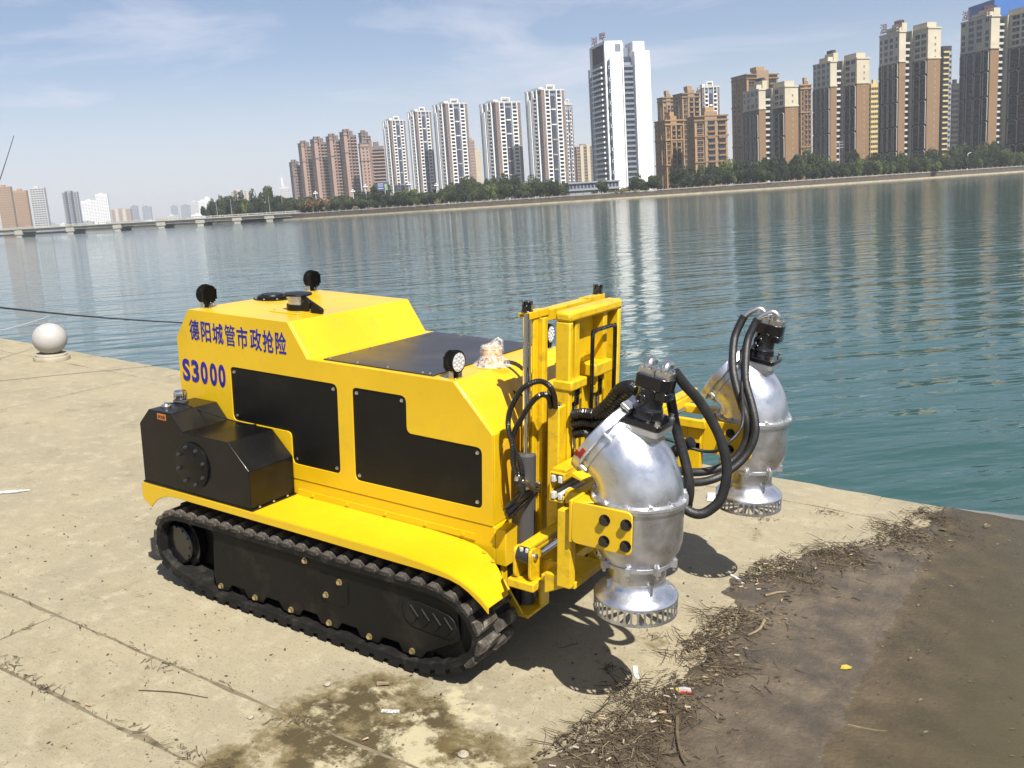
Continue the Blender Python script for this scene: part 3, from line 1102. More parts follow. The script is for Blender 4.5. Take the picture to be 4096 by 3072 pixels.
# sliding carriage
b = MB()
b.box(.194, .279, .232, .775, 1.668, 1.718)
b.build('carriage_top_beam', 'yellow_worn', veh, bevel=.014)
for y0 in (.235, .738):
    b = MB(); b.box(.198, .275, y0, y0 + .034, .62, 1.6685)
    b.build('carriage_side', 'yellow_worn', veh, bevel=.007)
b = MB(); b.box(.196, .206, .2695, .7375, .80, 1.668)
for y0 in (.312, .60):
    b.box(.2065, .262, y0, y0 + .040, 1.36, 1.667)
b.box(.2065, .212, .41, .44, .80, 1.667)
cp = b.build('carriage_plate', 'yellow_worn', veh, bevel=.003)
for (y0, y1, z0, z1) in ((.228, .385, 1.345, 1.392), (.47, .655, 1.368, 1.432)):
    b = MB(); b.box(.190, .292, y0, y1, z0, z1)
    bl = b.build('carriage_block', 'yellow_worn', veh, bevel=.008)
for y in (.330, .570):
    b = MB(); b.cyl((.245, y, .78), (.245, y, 1.30), .017, n=20, m=0)
    b.cyl((.245, y, .60), (.245, y, .95), .032, n=20, m=1)
    b.lathe([(.030, -.018), (.030, .018)], (.245, y, 1.315), 20, 1, (1, 0, 0))
    b.box(.225, .265, y - .024, y + .024, 1.255, 1.30, 1)
    ro = b.build('lift_ram', ['chrome', 'black_gloss'], veh, bevel=.002)
    for s_ in (-1, 1):
        c = MB(); c.prism(rounded([(.228, 1.365), (.228, 1.275), (.268, 1.275), (.268, 1.365)], .015), y + s_ * .036 - .006, y + s_ * .036 + .006)
        c.cyl((.248, y + s_ * .044, 1.312), (.248, y + s_ * .054, 1.312), .012, n=6)
        c.build('clevis', 'yellow_worn', ro, bevel=.002)
b = MB(); b.tube(spline([(.300, .412, .86), (.300, .412, 1.2), (.300, .412, 1.565), (.300, .425, 1.598), (.300, .455, 1.606)], 4) + spline([(.300, .610, 1.606), (.300, .640, 1.598), (.300, .652, 1.565), (.300, .652, 1.2), (.300, .652, .86)], 4), .0105, 10)
b.build('guard_rail', 'black_gloss', veh)
# outer guide post beside the carriage with its chrome pin
b = MB(); b.box(.205, .268, .155, .226, .62, 1.285)
gp = b.build('guide_post', 'yellow_worn', veh, bevel=.006)
b = MB(); b.lathe([(.026, 0), (.024, .008), (.014, .014), (0, .016)], (.236, .19, 1.285), 20)
b.build('guide_pin', 'chrome', gp)

# slides running across the front
def cchannel(x0, x1, z0, z1, t):
    # web at x0, flanges top and bottom with lips at x1
    return [(x0, z0), (x1, z0), (x1, z0 + .032), (x1 - t, z0 + .032), (x1 - t, z0 + t), (x0 + t, z0 + t), (x0 + t, z1 - t), (x1 - t, z1 - t), (x1 - t, z1 - .032), (x1, z1 - .032), (x1, z1), (x0, z1)]
b = MB(); b.prism(cchannel(.284, .360, .868, 1.008, .007), .045, 1.02)
us = b.build('upper_slide', 'yellow_worn', veh, bevel=.002)
for x in (.294, .330):
    for z in (.880, .962):
        b = MB(); b.box(x, x + .020, .040, .95, z, z + .034)
        b.build('slide_pad', 'white_plastic', us, bevel=.004)
b = MB(); b.box(.286, .36, .065, .30, 1.0085, 1.022); b.prism([(.36, .975), (.43, .955), (.43, .965), (.36, .995)], .12, .26)
b.build('slide_tab', 'yellow_worn', us, bevel=.002)
b = MB(); b.prism(cchannel(.288, .345, .705, .748, .005), -.225, .12)
ls = b.build('lower_slide', 'yellow_worn', veh, bevel=.002)
for x in (.294, .322):
    b = MB(); b.box(x, x + .014, -.229, .10, .715, .738)
    b.build('slide_pad', 'white_plastic', ls, bevel=.002)
b = MB(); b.cyl((.352, -.16, .700), (.352, .45, .700), .020, n=20)
b.build('slide_rod', 'chrome', veh)
b = MB(); b.box(.238, .375, -.245, 1.10, .545, .585); b.box(.262, .35, -.10, .16, .585, .60)
lbm = b.build('lower_beam', 'yellow_worn', veh, bevel=.005)
for x in (.262, .340):
    b = MB(); b.prism(rounded([(-.235, .585), (-.235, .735), (-.175, .735), (-.115, .64), (-.105, .585)], .035), x, x + .014, 'x')
    b.build('lug_plate', 'yellow_worn', lbm, bevel=.003)
b = MB(); b.lathe([(.040, 0), (.040, .060)], (.278, -.198, .695), 28, 0, (1, 0, 0)); b.box(.282, .336, -.2, -.14, .675, .72)
b.lathe([(.016, -.03), (.016, .084), (.011, .088), (0, .088)], (.278, -.198, .695), 18, 1, (1, 0, 0))
b.build('rod_eye', ['gunmetal', 'steel'], lbm)
b = MB(); b.box(.29, .35, .10, 1.35, .62, .70); b.box(.345, .50, -.13, -.118, .56, .66)
b.box(.28, .36, .98, 1.62, 1.012, 1.058); b.box(.292, .348, 1.0, 1.70, 1.0585, 1.074)
b.build('slide_arm', 'yellow_worn', veh, bevel=.004)
b = MB(); b.cyl((.372, .86, 1.005), (.372, 1.16, 1.005), .036, n=26)
cy = b.build('slide_cylinder', 'grey_barrel', veh, bevel=.006)
b = MB(); b.cyl((.372, 1.16, 1.005), (.372, 1.52, 1.005), .015, n=18)
b.build('cylinder_rod', 'chrome', cy)

# ------------------------------------------------------------------ pumps
def pump(cx, cy, name_extra, hose_side):
    # casing
    c = Vector((cx, cy, 0))
    b = MB()
    b.lathe([(.120, .665), (.120, .735), (.128, .740), (.146, .742), (.146, .752), (.152, .762), (.165, .782), (.178, .806), (.1865, .836), (.189, .87), (.189, 1.006), (.192, 1.010),
             (.204, 1.012), (.204, 1.022), (.200, 1.023)], c, 56, 0)
    cas = b.build('pump_casing', 'aluminium', veh, smooth=30)
    cas['label'] = 'silver pump casing ' + name_extra
    # seam ribs
    for a in (-.35, 2.4):
        r = MB(); r.T = Matrix.Translation(c) @ Matrix.Rotation(a - 1.2, 4, 'Z'); r.box(.186, .199, -.010, .010, .84, 1.005)
        r.build('rib', 'aluminium_cast', cas, bevel=.004)
    # clamp collar with lugs
    b = MB(); b.lathe([(.128, .737), (.150, .738), (.150, .754), (.128, .755)], c, 40)
    for k in range(8):
        a = k * math.pi / 4 + .2
        b.T = Matrix.Translation(c) @ Matrix.Rotation(a, 4, 'Z')
        b.prism([(.146, -.014), (.172, -.010), (.172, .010), (.146, .014)], .732, .765, 'z')
        b.cyl((.160, 0, .716), (.160, 0, .732), .0075, n=6)
        b.prism([(.150, .765), (.170, .765), (.152, .795)], -.004, .004, 'y')
        b.T = None
    b.build('clamp_collar', 'aluminium_cast', cas, smooth=30)
    # bell mouth
    b = MB(); b.lathe([(.121, .668), (.122, .655), (.128, .642), (.140, .628), (.156, .615), (.172, .603), (.180, .594), (.182, .588), (.179, .586), (.165, .590), (.12, .62)], c, 56)
    for k in range(4):
        b.T = Matrix.Translation(c) @ Matrix.Rotation(k * math.pi / 2 + .9, 4, 'Z')
        b.box(.118, .140, -.006, .006, .632, .672)
        b.T = None
    b.build('bell_mouth', 'aluminium', cas, smooth=30)
    # slotted strainer ring, really cut through
    b = MB(); n = 40
    ro, ri, zt, zb_ = .1805, .1765, .589, .512
    for k in range(n):
        a0, a1 = 2 * math.pi * k / n, 2 * math.pi * (k + 1) / n
        s0, s1 = a0 + (a1 - a0) * .30, a1
        b.T = Matrix.Translation(c)
        def wedge(p, q, z0, z1):
            pts = [(math.cos(p), math.sin(p)), (math.cos(q), math.sin(q))]
            V = [(ri * pts[0][0], ri * pts[0][1]), (ro * pts[0][0], ro * pts[0][1]), (ro * pts[1][0], ro * pts[1][1]), (ri * pts[1][0], ri * pts[1][1])]
            b.add([(x, y, z0) for x, y in V] + [(x, y, z1) for x, y in V], [(0, 3, 2, 1), (4, 5, 6, 7), (0, 1, 5, 4), (1, 2, 6, 5), (2, 3, 7, 6), (3, 0, 4, 7)])
        wedge(a0, a1, zt - .010, zt); wedge(a0, a1, zb_, zb_ + .012); wedge(a0, s0, zb_ + .012, zt - .010)
        e = (s1 - s0) * .22
        wedge(s0, s0 + e, zb_ + .012, zb_ + .016); wedge(s1 - e, s1, zb_ + .012, zb_ + .016)
        wedge(s0, s0 + e, zt - .014, zt - .010); wedge(s1 - e, s1, zt - .014, zt - .010)
    # bottom plate with slots
    for k in range(12):
        a0, a1 = 2 * math.pi * k / 12, 2 * math.pi * (k + .45) / 12
        pts = [(.05 * math.cos(a0), .05 * math.sin(a0)), (.178 * math.cos(a0), .178 * math.sin(a0)), (.178 * math.cos(a1), .178 * math.sin(a1)), (.05 * math.cos(a1), .05 * math.sin(a1))]
        b.prism(pts, zb_, zb_ + .004, 'z')
    b.T = None
    b.lathe([(.06, 0), (.06, .004)], c + Vector((0, 0, zb_ + .0005)), 24)
    b.build('strainer', 'aluminium', cas, smooth=20)
    # flange on the casing with bolts
    b = MB(); b.lathe([(.17, 1.0235), (.204, 1.0235), (.204, 1.036), (.190, 1.040), (.17, 1.045)], c, 56)
    for k in range(12):
        a = k * math.pi / 6 + .15
        b.T = Matrix.Translation(c) @ Matrix.Rotation(a, 4, 'Z')
        b.cyl((.194, 0, 1.036), (.194, 0, 1.050), .009, n=6); b.box(.178, .2025, -.013, .013, 1.0355, 1.042)
        b.T = None
    b.build('bolted_flange', 'aluminium_cast', cas, smooth=30)
    # elbow
    b = MB(); V, F = [], []
    n = 48; rings = []
    Rb = .20; piv = Vector((cx - Rb, cy, 1.042))
    for i in range(15):
        t = R(53) * i / 14
        p = piv + Vector((Rb * math.cos(t), 0, Rb * math.sin(t)))
        d = Vector((-math.sin(t), 0, math.cos(t)))
        rings.append((p, d, .184 - .018 * i / 14))
    p, d, r = rings[-1]
    rings.append((p + d * .060, d, .160)); rings.append((p + d * .0605, d, .157))
    for p, d, r in rings:
        a = Vector((0, 1, 0)); e = d.cross(a)
        for k in range(n):
            t = 2 * math.pi * k / n
            V.append(p + (a * math.cos(t) + e * math.sin(t)) * r)
    for i in range(len(rings) - 1):
        for k in range(n):
            F.append((i * n + k, i * n + (k + 1) % n, (i + 1) * n + (k + 1) % n, (i + 1) * n + k))
    b.add(V, F)
    b.build('elbow', 'aluminium', cas, smooth=40)
    # quick coupling on the outlet
    p, d, r = rings[-2]
    b = MB()
    b.lathe([(.155, -.012), (.172, -.011), (.172, .004), (.164, .006), (.164, .020)], p, 48, 0, d)
    b.lathe([(.186, .018), (.192, .022), (.192, .056), (.186, .062), (.165, .062), (.155, .045), (.155, .018)], p, 48, 0, d)
    a = Vector((0, 1, 0)); e = d.cross(a)
    for k in range(6):
        t = k * math.pi / 3 + .5
        q = p + (a * math.cos(t) + e * math.sin(t)) * .186
        b.cyl(q - d * .018, q + d * .022, .009, n=8)
    q = p - e * .0 + Vector((0, 0, 0))
    tt = -1.15
    b.T = Matrix.Translation(p + (a * math.cos(tt) + e * math.sin(tt)) * 0) 
    b.T = None
    b.build('outlet_coupling', 'aluminium', cas, smooth=30)
    u = (-e if e.z < 0 else e)
    q = p + u * .193 + d * .044
    b = MB(); b.T = Matrix(((d.x, 0, u.x, q.x), (d.y, 1, u.y, q.y), (d.z, 0, u.z, q.z), (0, 0, 0, 1)))
    b.box(-.022, .022, -.075, .075, -.006, .012)
    b.build('coupling_latch', 'aluminium_cast', cas, bevel=.004)
    # red catch and marks on the side that faces the slipway
    b = MB(); 
    for (t0, t1, d0, d1, m_) in ((-2.52, -2.35, .030, .055, 0), (-2.62, -2.52, .024, .060, 0)):
        pass
    def ringpatch(t0, t1, h0, h1, rr):
        V = []; k = 6
        for i in range(k + 1):
            t = t0 + (t1 - t0) * i / k
            v = a * math.cos(t) + u * math.sin(t)
            V += [p + v * rr + d * h0, p + v * rr + d * h1, p + v * (rr - .004) + d * h1, p + v * (rr - .004) + d * h0]
        F = []
        for i in range(k):
            s0, s1 = i * 4, i * 4 + 4
            F += [(s0, s1, s1 + 1, s0 + 1), (s0 + 1, s1 + 1, s1 + 2, s0 + 2), (s0 + 3, s0 + 2, s1 + 2, s1 + 3), (s0, s0 + 3, s1 + 3, s1)]
        F += [(0, 1, 2, 3), (k * 4 + 3, k * 4 + 2, k * 4 + 1, k * 4)]
        return V, F
    for t0, t1, h0, h1 in ((math.pi + .05, math.pi + .33, .028, .048), (math.pi + .20, math.pi + .36, .048, .064)):
        b.add(*ringpatch(t0, t1, h0, h1, .1925))
    if hose_side == 'near':
        b.build('coupling_catch', 'red_mark', cas)
    # motor mount and hydraulic motor, leaning 9 degrees forward
    T = Matrix.Translation((cx + .018, cy, 1.352)) @ Matrix.Rotation(R(9), 4, 'Y')
    b = MB(); b.T = T
    b.lathe([(.086, -.13), (.082, -.06), (.080, -.030), (.084, -.028)], (0, 0, 0), 32)
    b.prism(rounded([(-.092, -.085), (.092, -.085), (.092, .085), (-.092, .085)], .02), -.030, -.002, 'z')
    b.build('motor_mount', 'aluminium_cast', cas, smooth=30, bevel=.003)
    b = MB(); b.T = T
    b.prism(rounded([(-.095, -.088), (.095, -.088), (.095, .088), (-.095, .088)], .022), -.0015, .022, 'z')
    b.lathe([(.066, .022), (.062, .034), (.062, .060), (.058, .066), (.055, .075), (.055, .150), (.060, .154)], (0, 0, 0), 32)
    b.lathe([(.028, .048), (.028, .062), (.016, .063), (.016, .054), (0, .054)], (0, 0, .105), 20, 0, (-.35, -1, 0))
    b.prism(rounded([(-.064, -.050), (.050, -.050), (.086, -.026), (.086, .038), (.050, .054), (-.064, .054)], .016), .150, .205, 'z')
    b.prism(rounded([(.030, -.048), (.086, -.048), (.086, .046), (.030, .046)], .014), .115, .150, 'z')
    mo = b.build('hydraulic_motor', 'black_gloss', cas, smooth=32, bevel=.004)
    for x, y in ((-.078, -.07), (.078, -.07), (.078, .07), (-.078, .07)):
        c2 = MB(); c2.T = T; c2.cyl((x, y, .022), (x, y, .027), .0155, n=14); c2.cyl((x, y, .027), (x, y, .042), .011, n=6)
        c2.build('motor_bolt', 'steel', cas)
    for (x, y) in ((-.028, 0.0), (.044, .0)):
        c2 = MB(); c2.T = T
        c2.prism(rounded([(x - .036, y - .030), (x + .036, y - .030), (x + .036, y + .030), (x - .036, y + .030)], .01), .205, .228, 'z')
        if hose_side == 'near':
            c2.tube(spline([(x, y - .012, .226), (x, y - .010, .246), (x, y + .008, .258), (x + .004, y + .034, .250)], 5), .0165, 14)
        else:
            c2.tube(spline([(x, y, .226), (x - .008, y - .005, .256), (x - .040, y - .012, .266), (x - .085, y - .03, .232), (x - .105, y - .04, .19)], 6), .0165, 14)
        for sx in (-1, 1):
            for sy in (-1, 1):
                c2.cyl((x + sx * .026, y + sy * .021, .228), (x + sx * .026, y + sy * .021, .237), .006, n=6)
        c2.build('hose_flange', 'steel', cas, smooth=40)
    return cas, T

def cradle(cx, cy):
    b = MB()
    ya, yb = cy - .205, cy + .205
    b.prism(rounded([(cx - .205, .845), (cx - .205, 1.030), (cx + .068, 1.030), (cx + .068, .845)], .028), ya - .008, ya + .004)
    b.prism(rounded([(cx - .205, .845), (cx - .205, 1.030), (cx + .068, 1.030), (cx + .068, .845)], .028), yb - .004, yb + .008)
    b.box(cx - .219, cx - .205, ya - .008, yb + .008, .845, 1.030)
    arc = [(cx + .206 * math.cos(t), cy + .206 * math.sin(t)) for t in [R(232) - R(104) * k / 14 for k in range(15)]]
    for z in (1.019, .850):
        b.prism([(cx - .205, ya + .004), arc[0]] + arc[1:] + [(cx - .205, yb - .004)], z - .004, z + .004, 'z')
    o = b.build('pump_cradle', 'yellow', veh, bevel=.003)
    for x in (-.052, .044):
        for z in (.886, .977):
            bolt('black', (cx + x, ya - .008, z), o)
    return o
PX = .785
pump(PX, -.07, 'nearest the stained concrete', 'near')
pump(PX, 1.41, 'beside the lake', 'far')
cradle(PX, -.07)
cradle(PX, 1.41)
# posts that carry the cradles
b = MB()
b.box(.500, .566, -.262, -.215, .62, .968)
b.prism([(.43, .56), (.545, .62), (.545, .66), (.43, .66)], -.245, -.225)
b.box(.395, .565, -.215, .06, .60, .63)
b.build('cradle_post', 'yellow_worn', veh, bevel=.004)
b = MB(); b.box(.361, .566, .05, .10, .87, .93)
b.build('cradle_arm', 'yellow_worn', veh, bevel=.004)
b = MB()
b.box(.44, .4895, 1.19, 1.23, .72, 1.02); b.box(.36, .60, 1.16, 1.192, .985, 1.03)
b.box(.49, .57, 1.19, 1.62, .845, .90); b.box(.49, .57, 1.19, 1.24, .72, .985)
b.build('cradle_post', 'yellow_worn', veh, bevel=.004)
b = MB(); b.box(.36, .60, 1.44, 1.50, .985, 1.03)
b.build('cradle_arm', 'yellow_worn', veh, bevel=.004)

# ------------------------------------------------------------------ hoses
def hose(pts, r, name='hose', m='hose', n=12, spiral=False, k=10):
    b = MB()
    P = spline(pts, k)
    b.tube(P, [r * ((1.16, .98, 1.0)[i % 3] if spiral else 1) for i in range(len(P))], n)
    return b.build(name, m, veh, smooth=25 if spiral else 60)
hose([(.905, -.03, 1.565), (.935, .02, 1.50), (.965, .06, 1.45), (1.00, .10, 1.38), (1.045, .13, 1.285), (1.075, .14, 1.19), (1.085, .14, 1.11), (1.07, .13, 1.01), (1.03, .11, .955), (.99, .09, .935),
      (.945, .08, .945), (.92, .09, .965), (.90, .16, .99), (.80, .25, 1.02), (.62, .27, 1.08), (.45, .26, 1.13), (.36, .23, 1.16)], .0215)
hose([(.845, -.02, 1.560), (.85, .03, 1.50), (.85, .08, 1.40), (.865, .10, 1.30), (.895, .11, 1.20), (.925, .11, 1.10), (.936, .11, 1.03), (.928, .12, .97), (.90, .17, .93), (.80, .26, .95), (.62, .30, 1.02), (.45, .29, 1.09), (.36, .24, 1.12)], .0215)
hose([(.712, 1.374, 1.585), (.698, 1.365, 1.55), (.680, 1.33, 1.47), (.700, 1.26, 1.37), (.735, 1.20, 1.28), (.790, 1.16, 1.17), (.835, 1.14, 1.08), (.842, 1.13, .98), (.815, 1.10, .90), (.765, 1.05, .845), (.700, .98, .820), (.62, .88, .83), (.54, .76, .88), (.45, .62, .97), (.36, .45, 1.08), (.33, .38, 1.12)], .0215)
hose([(.787, 1.374, 1.575), (.772, 1.365, 1.54), (.752, 1.33, 1.46), (.770, 1.26, 1.36), (.800, 1.20, 1.26), (.850, 1.16, 1.16), (.885, 1.13, 1.07), (.890, 1.11, 1.00), (.868, 1.08, .92), (.825, 1.03, .855), (.755, .96, .800), (.68, .86, .79), (.60, .74, .83), (.50, .60, .93), (.40, .46, 1.04), (.34, .38, 1.08)], .0215)
hose([(.760, 1.30, 1.385), (.770, 1.24, 1.33), (.785, 1.18, 1.25), (.860, 1.0, 1.12), (.855, .95, 1.06), (.82, .9, 1.01), (.77, .9, .965), (.70, .9, .95), (.62, .88, .965), (.55, .84, .995), (.46, .74, 1.04), (.38, .60, 1.08)], .0085)
b = MB(); b.tube(spline([(.765, 1.325, 1.42), (.752, 1.315, 1.435), (.748, 1.305, 1.41), (.748, 1.30, 1.375)], 6), .0095, 8)
b.build('drain_fitting', 'steel', veh)
for k, (z, dy) in enumerate(((1.255, 0), (1.210, .01), (1.162, .02))):
    hose([(.30, .235 + dy, z - .02), (.36, .225 + dy, z), (.42, .22 + dy, z + .005), (.50, .20 + dy, z + .03), (.56, .17, z + .10 - .09 * k), (.64, .12, z + .17 - .15 * k)], .0225, 'spiral_hose', 'spiral_hose', 10, True, 14)
hose([(.42, .22, 1.26), (.50, .19, 1.33), (.58, .13, 1.415), (.66, .07, 1.455), (.72, .03, 1.45)], .024, 'spiral_hose', 'spiral_hose', 10, True, 14)
hose([(.90, .20, 1.21), (.84, .22, 1.17), (.78, .24, 1.12), (.68, .26, 1.09), (.56, .27, 1.10)], .023, 'spiral_hose', 'spiral_hose', 10, True, 14)
hose([(.250, .150, 1.285), (.262, .115, 1.350), (.258, .08, 1.400), (.230, .05, 1.425), (.190, .03, 1.415), (.145, .02, 1.381), (.109, .02, 1.325), (.083, .02, 1.27), (.074, .02, 1.213), (.080, .02, 1.165), (.098, .02, 1.109), (.101, .02, 1.03), (.118, .02, .97)], .0125, 'spiral_hose', 'spiral_hose', 9, True, 16)
hose([(.225, .150, 1.285), (.240, .10, 1.345), (.228, .06, 1.360), (.195, .05, 1.334), (.154, .05, 1.280), (.120, .05, 1.223), (.094, .05, 1.176), (.079, .05, 1.125), (.091, .05, 1.077), (.120, .05, 1.024), (.135, .05, .97)], .0125, 'spiral_hose', 'spiral_hose', 9, True, 16)
# valve block on the front of the mast with its bundle of short hoses
b = MB(); b.box(.085, .135, .045, .075, .90, .97, 1)
for (p, q, r) in (((.11, .06, .97), (.11, .04, .93), .014), ((.12, .03, .965), (.12, .09, .90), .011), ((.13, .05, .935), (.14, .13, .875), .010), ((.12, .13, .90), (.14, .20, .868), .012), ((.13, .10, .882), (.14, .19, .845), .010),
                  ((.12, .09, .905), (.13, .17, .898), .012), ((.14, .19, .885), (.13, .215, .848), .009)):
    b.cyl(p, q, r, n=8)
b.build('valve_fittings', ['steel', 'gunmetal'], veh, bevel=.002)
for p0, p1, p2 in (((.12, .045, .875), (.13, -.02, .855), (.12, -.085, .828)), ((.13, .17, .850), (.14, .04, .845), (.13, -.085, .808)), ((.13, .20, .838), (.14, .08, .825), (.13, -.075, .788)), ((.125, .12, .86), (.135, .02, .838), (.125, -.08, .818))):
    hose([p0, p1, p2], .0105, 'jumper_hose', 'black_gloss', 9)

# ------------------------------------------------------------------ far shore
CX, CY = 2.512, -3.516
FW = Vector((-0.54652, 0.83745, 0))
RT = Vector((0.83745, 0.54652, 0))
GZ = WL + 2.5            # level of the far bank
def bgp(r, d, z=0.0):
    v = Vector((CX, CY, 0)) + RT * r + FW * d
    v.z = z
    return v

mat('bank', (0.075, 0.085, 0.040), 0.95, var=0.3, vscale=0.05)
mat('ledge', (0.52, 0.45, 0.32), 0.85, var=0.18, vscale=0.6, dirt=(0.2, 0.16, 0.1), dirt_amt=0.5, dscale=0.8)
mat('bank_wall', (0.105, 0.085, 0.068), 0.9, var=0.35, vscale=0.9, dirt=(0.04, 0.05, 0.02), dirt_amt=0.8, dscale=0.5)
mat('rail_stone', (0.36, 0.34, 0.29), 0.85, var=0.15, vscale=1.0)
SHORE = [(-1500, 2300), (-640, 1150), (-330, 760), (-200, 590), (-130, 490), (-95, 462), (-30, 428), (40, 415), (120, 412), (180, 430), (240, 462), (330, 520), (520, 650), (1500, 1500)]
def shore_d(r):
    for (a, p), (b_, q) in zip(SHORE, SHORE[1:]):
        if a <= r <= b_:
            return p + (q - p) * (r - a) / (b_ - a)
    return SHORE[-1][1]
V, F = [], []
n = len(SHORE)
for r, d in SHORE:
    V.append(bgp(r, d + 1.0, GZ)); V.append(bgp(r * 1.0, d + 9000, GZ))
for i in range(n - 1):
    F.append((2 * i, 2 * i + 2, 2 * i + 3, 2 * i + 1))
me = bpy.data.meshes.new('far_bank'); me.from_pydata([tuple(v) for v in V], [], F); me.materials.append(MATS['bank'])
structure(link('far_bank', me))
SR = [-330, -260, -200, -160, -130, -95, -60, -30, 10, 40, 80, 120, 150, 180, 210, 240, 280, 330, 420, 520]
def band(off0, off1, z0, z1):
    b = MB(); V, F = [], []
    for r in SR:
        d = shore_d(r)
        for o_, z in ((off0, z0), (off1, z0), (off1, z1), (off0, z1)):
            V.append(bgp(r, d + o_, z))
    for i in range(len(SR) - 1):
        a, c = 4 * i, 4 * i + 4
        for k in range(4):
            F.append((a + k, a + (k + 1) % 4, c + (k + 1) % 4, c + k))
    b.add(V, F)
    return b
emb = empty('embankment', bgp(0, 425, WL))
tag(emb, 'stone embankment with pale ledge and dark wall along the far shore', 'embankment')
def child_keep(o, p):
    o.parent = p
    o.matrix_parent_inverse = p.matrix_world.inverted()
    return o
bpy.context.view_layer.update()
def world_part(b, name, m, root, smooth=0):
    o = b.build(name, m, None, smooth=smooth)
    return child_keep(o, root)
emb.matrix_world = Matrix.Translation(bgp(0, 425, WL))
bpy.context.view_layer.update()
world_part(band(-1.6, 0.6, WL - 2, WL + .62), 'ledge', 'ledge', emb)
world_part(band(0.0, 0.9, WL + .55, WL + 2.35), 'retaining_wall', 'bank_wall', emb)
world_part(band(0.1, 0.45, WL + 2.62, WL + 3.02), 'railing', 'rail_stone', emb)
pm = MB(); pm.box(-.16, .16, -.16, .16, 0, 1.15); pm.box(-.2, .2, -.2, .2, 1.15, 1.28); pm = pm.mesh('railing_post', 'rail_stone', 0)
r = -120.0
inv = Matrix.Translation(bgp(0, 425, WL)).inverted()
while r < 300:
    o = link('railing_post', pm, emb); o.matrix_local = inv @ Matrix.Translation(bgp(r, shore_d(r) + .28, WL + 2.3)); r += 3.4

# ------------------------------------------------------------------ buildings
def bmat(name, col, **k):
    return mat(name, col, k.pop('rough', 0.8), var=k.pop('var', 0.08), vscale=0.12, dirt=tuple(c * .6 for c in col), dirt_amt=0.3, dscale=0.25, **k)
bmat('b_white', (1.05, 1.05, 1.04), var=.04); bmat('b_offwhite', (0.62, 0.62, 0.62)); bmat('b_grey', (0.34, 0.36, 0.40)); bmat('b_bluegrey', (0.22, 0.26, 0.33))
bmat('b_navy', (0.035, 0.045, 0.085)); bmat('b_brown', (0.26, 0.17, 0.135)); bmat('b_pink', (0.42, 0.275, 0.215)); bmat('b_mauve', (0.20, 0.155, 0.155))
bmat('b_tan', (0.36, 0.245, 0.15)); bmat('b_orange', (0.43, 0.265, 0.125)); bmat('b_rust', (0.28, 0.165, 0.08)); bmat('b_cream', (0.62, 0.555, 0.42)); bmat('b_yellow', (0.72, 0.55, 0.21))
bmat('b_charcoal', (0.030, 0.030, 0.035)); bmat('b_frame', (0.44, 0.43, 0.41)); bmat('b_netting', (0.02, 0.14, 0.48)); bmat('b_beige', (0.60, 0.50, 0.36)); bmat('b_maroon', (0.10, 0.06, 0.075))
mat('glass', (0.022, 0.028, 0.038), 0.15, spec=0.35, var=0.6, vscale=0.4); mat('glass_blue', (0.05, 0.08, 0.14), 0.12, spec=0.5, var=0.5, vscale=0.4)
mat('glass_dark', (0.010, 0.011, 0.015), 0.2, spec=0.25)
mat('sign_red', (0.16, 0.07, 0.08), 0.6)
WM = {}
def winmesh(w, h, frame, glass, fr=.16, proud=.14):
    k = ('w', w, h, frame, glass, fr)
    if k not in WM:
        b = MB()
        b.box(-w / 2, w / 2, -proud, .05, 0, fr); b.box(-w / 2, w / 2, -proud, .05, h - fr, h)
        b.box(-w / 2, -w / 2 + fr, -proud, .05, fr, h - fr); b.box(w / 2 - fr, w / 2, -proud, .05, fr, h - fr)
        b.box(-w / 2 + fr, w / 2 - fr, -.03, .05, fr, h - fr, 1)
        if w > 1.7:
            b.box(-.05, .05, -.09, -.03, fr, h - fr)
        WM[k] = b.mesh('window', [frame, glass], 0)
    return WM[k]
def balmesh(w, m, dark, dep=.9, ph=1.05, fh=3.0):
    k = ('b', w, m, dark, dep, ph)
    if k not in WM:
        b = MB()
        b.box(-w / 2, w / 2, -dep, 0.05, -.12, .08)
        b.box(-w / 2, w / 2, -dep, -dep + .14, .08, ph)
        b.box(-w / 2, -w / 2 + .12, -dep + .14, .05, .08, ph); b.box(w / 2 - .12, w / 2, -dep + .14, .05, .08, ph)
        b.box(-w / 2 + .15, w / 2 - .15, -.04, .05, .09, fh - .35, 1)
        WM[k] = b.mesh('balcony', [m, dark], 0)
    return WM[k]
def archmesh(w, h, m):
    k = ('a', w, h, m)
    if k not in WM:
        b = MB(); t = .28
        outer = [(-w / 2, 0), (w / 2, 0)]; inner = [(-w / 2 + t, 0), (w / 2 - t, 0)]
        b.box(-w / 2, -w / 2 + t, -.45, .05, 0, h - w * .28); b.box(w / 2 - t, w / 2, -.45, .05, 0, h - w * .28)
        k_ = 7
        for i in range(k_):
            a0, a1 = math.pi * i / k_, math.pi * (i + 1) / k_
            P = lambda a, q: (q * (w / 2) * math.cos(a), h - w * .28 + q * w * .28 * math.sin(a))
            s = 1 - t / (w / 2)
            b.prism([P(a0, 1), P(a1, 1), P(a1, s), P(a0, s)], -.45, .05)
        WM[k] = b.mesh('arch_frame', m, 0)
    return WM[k]

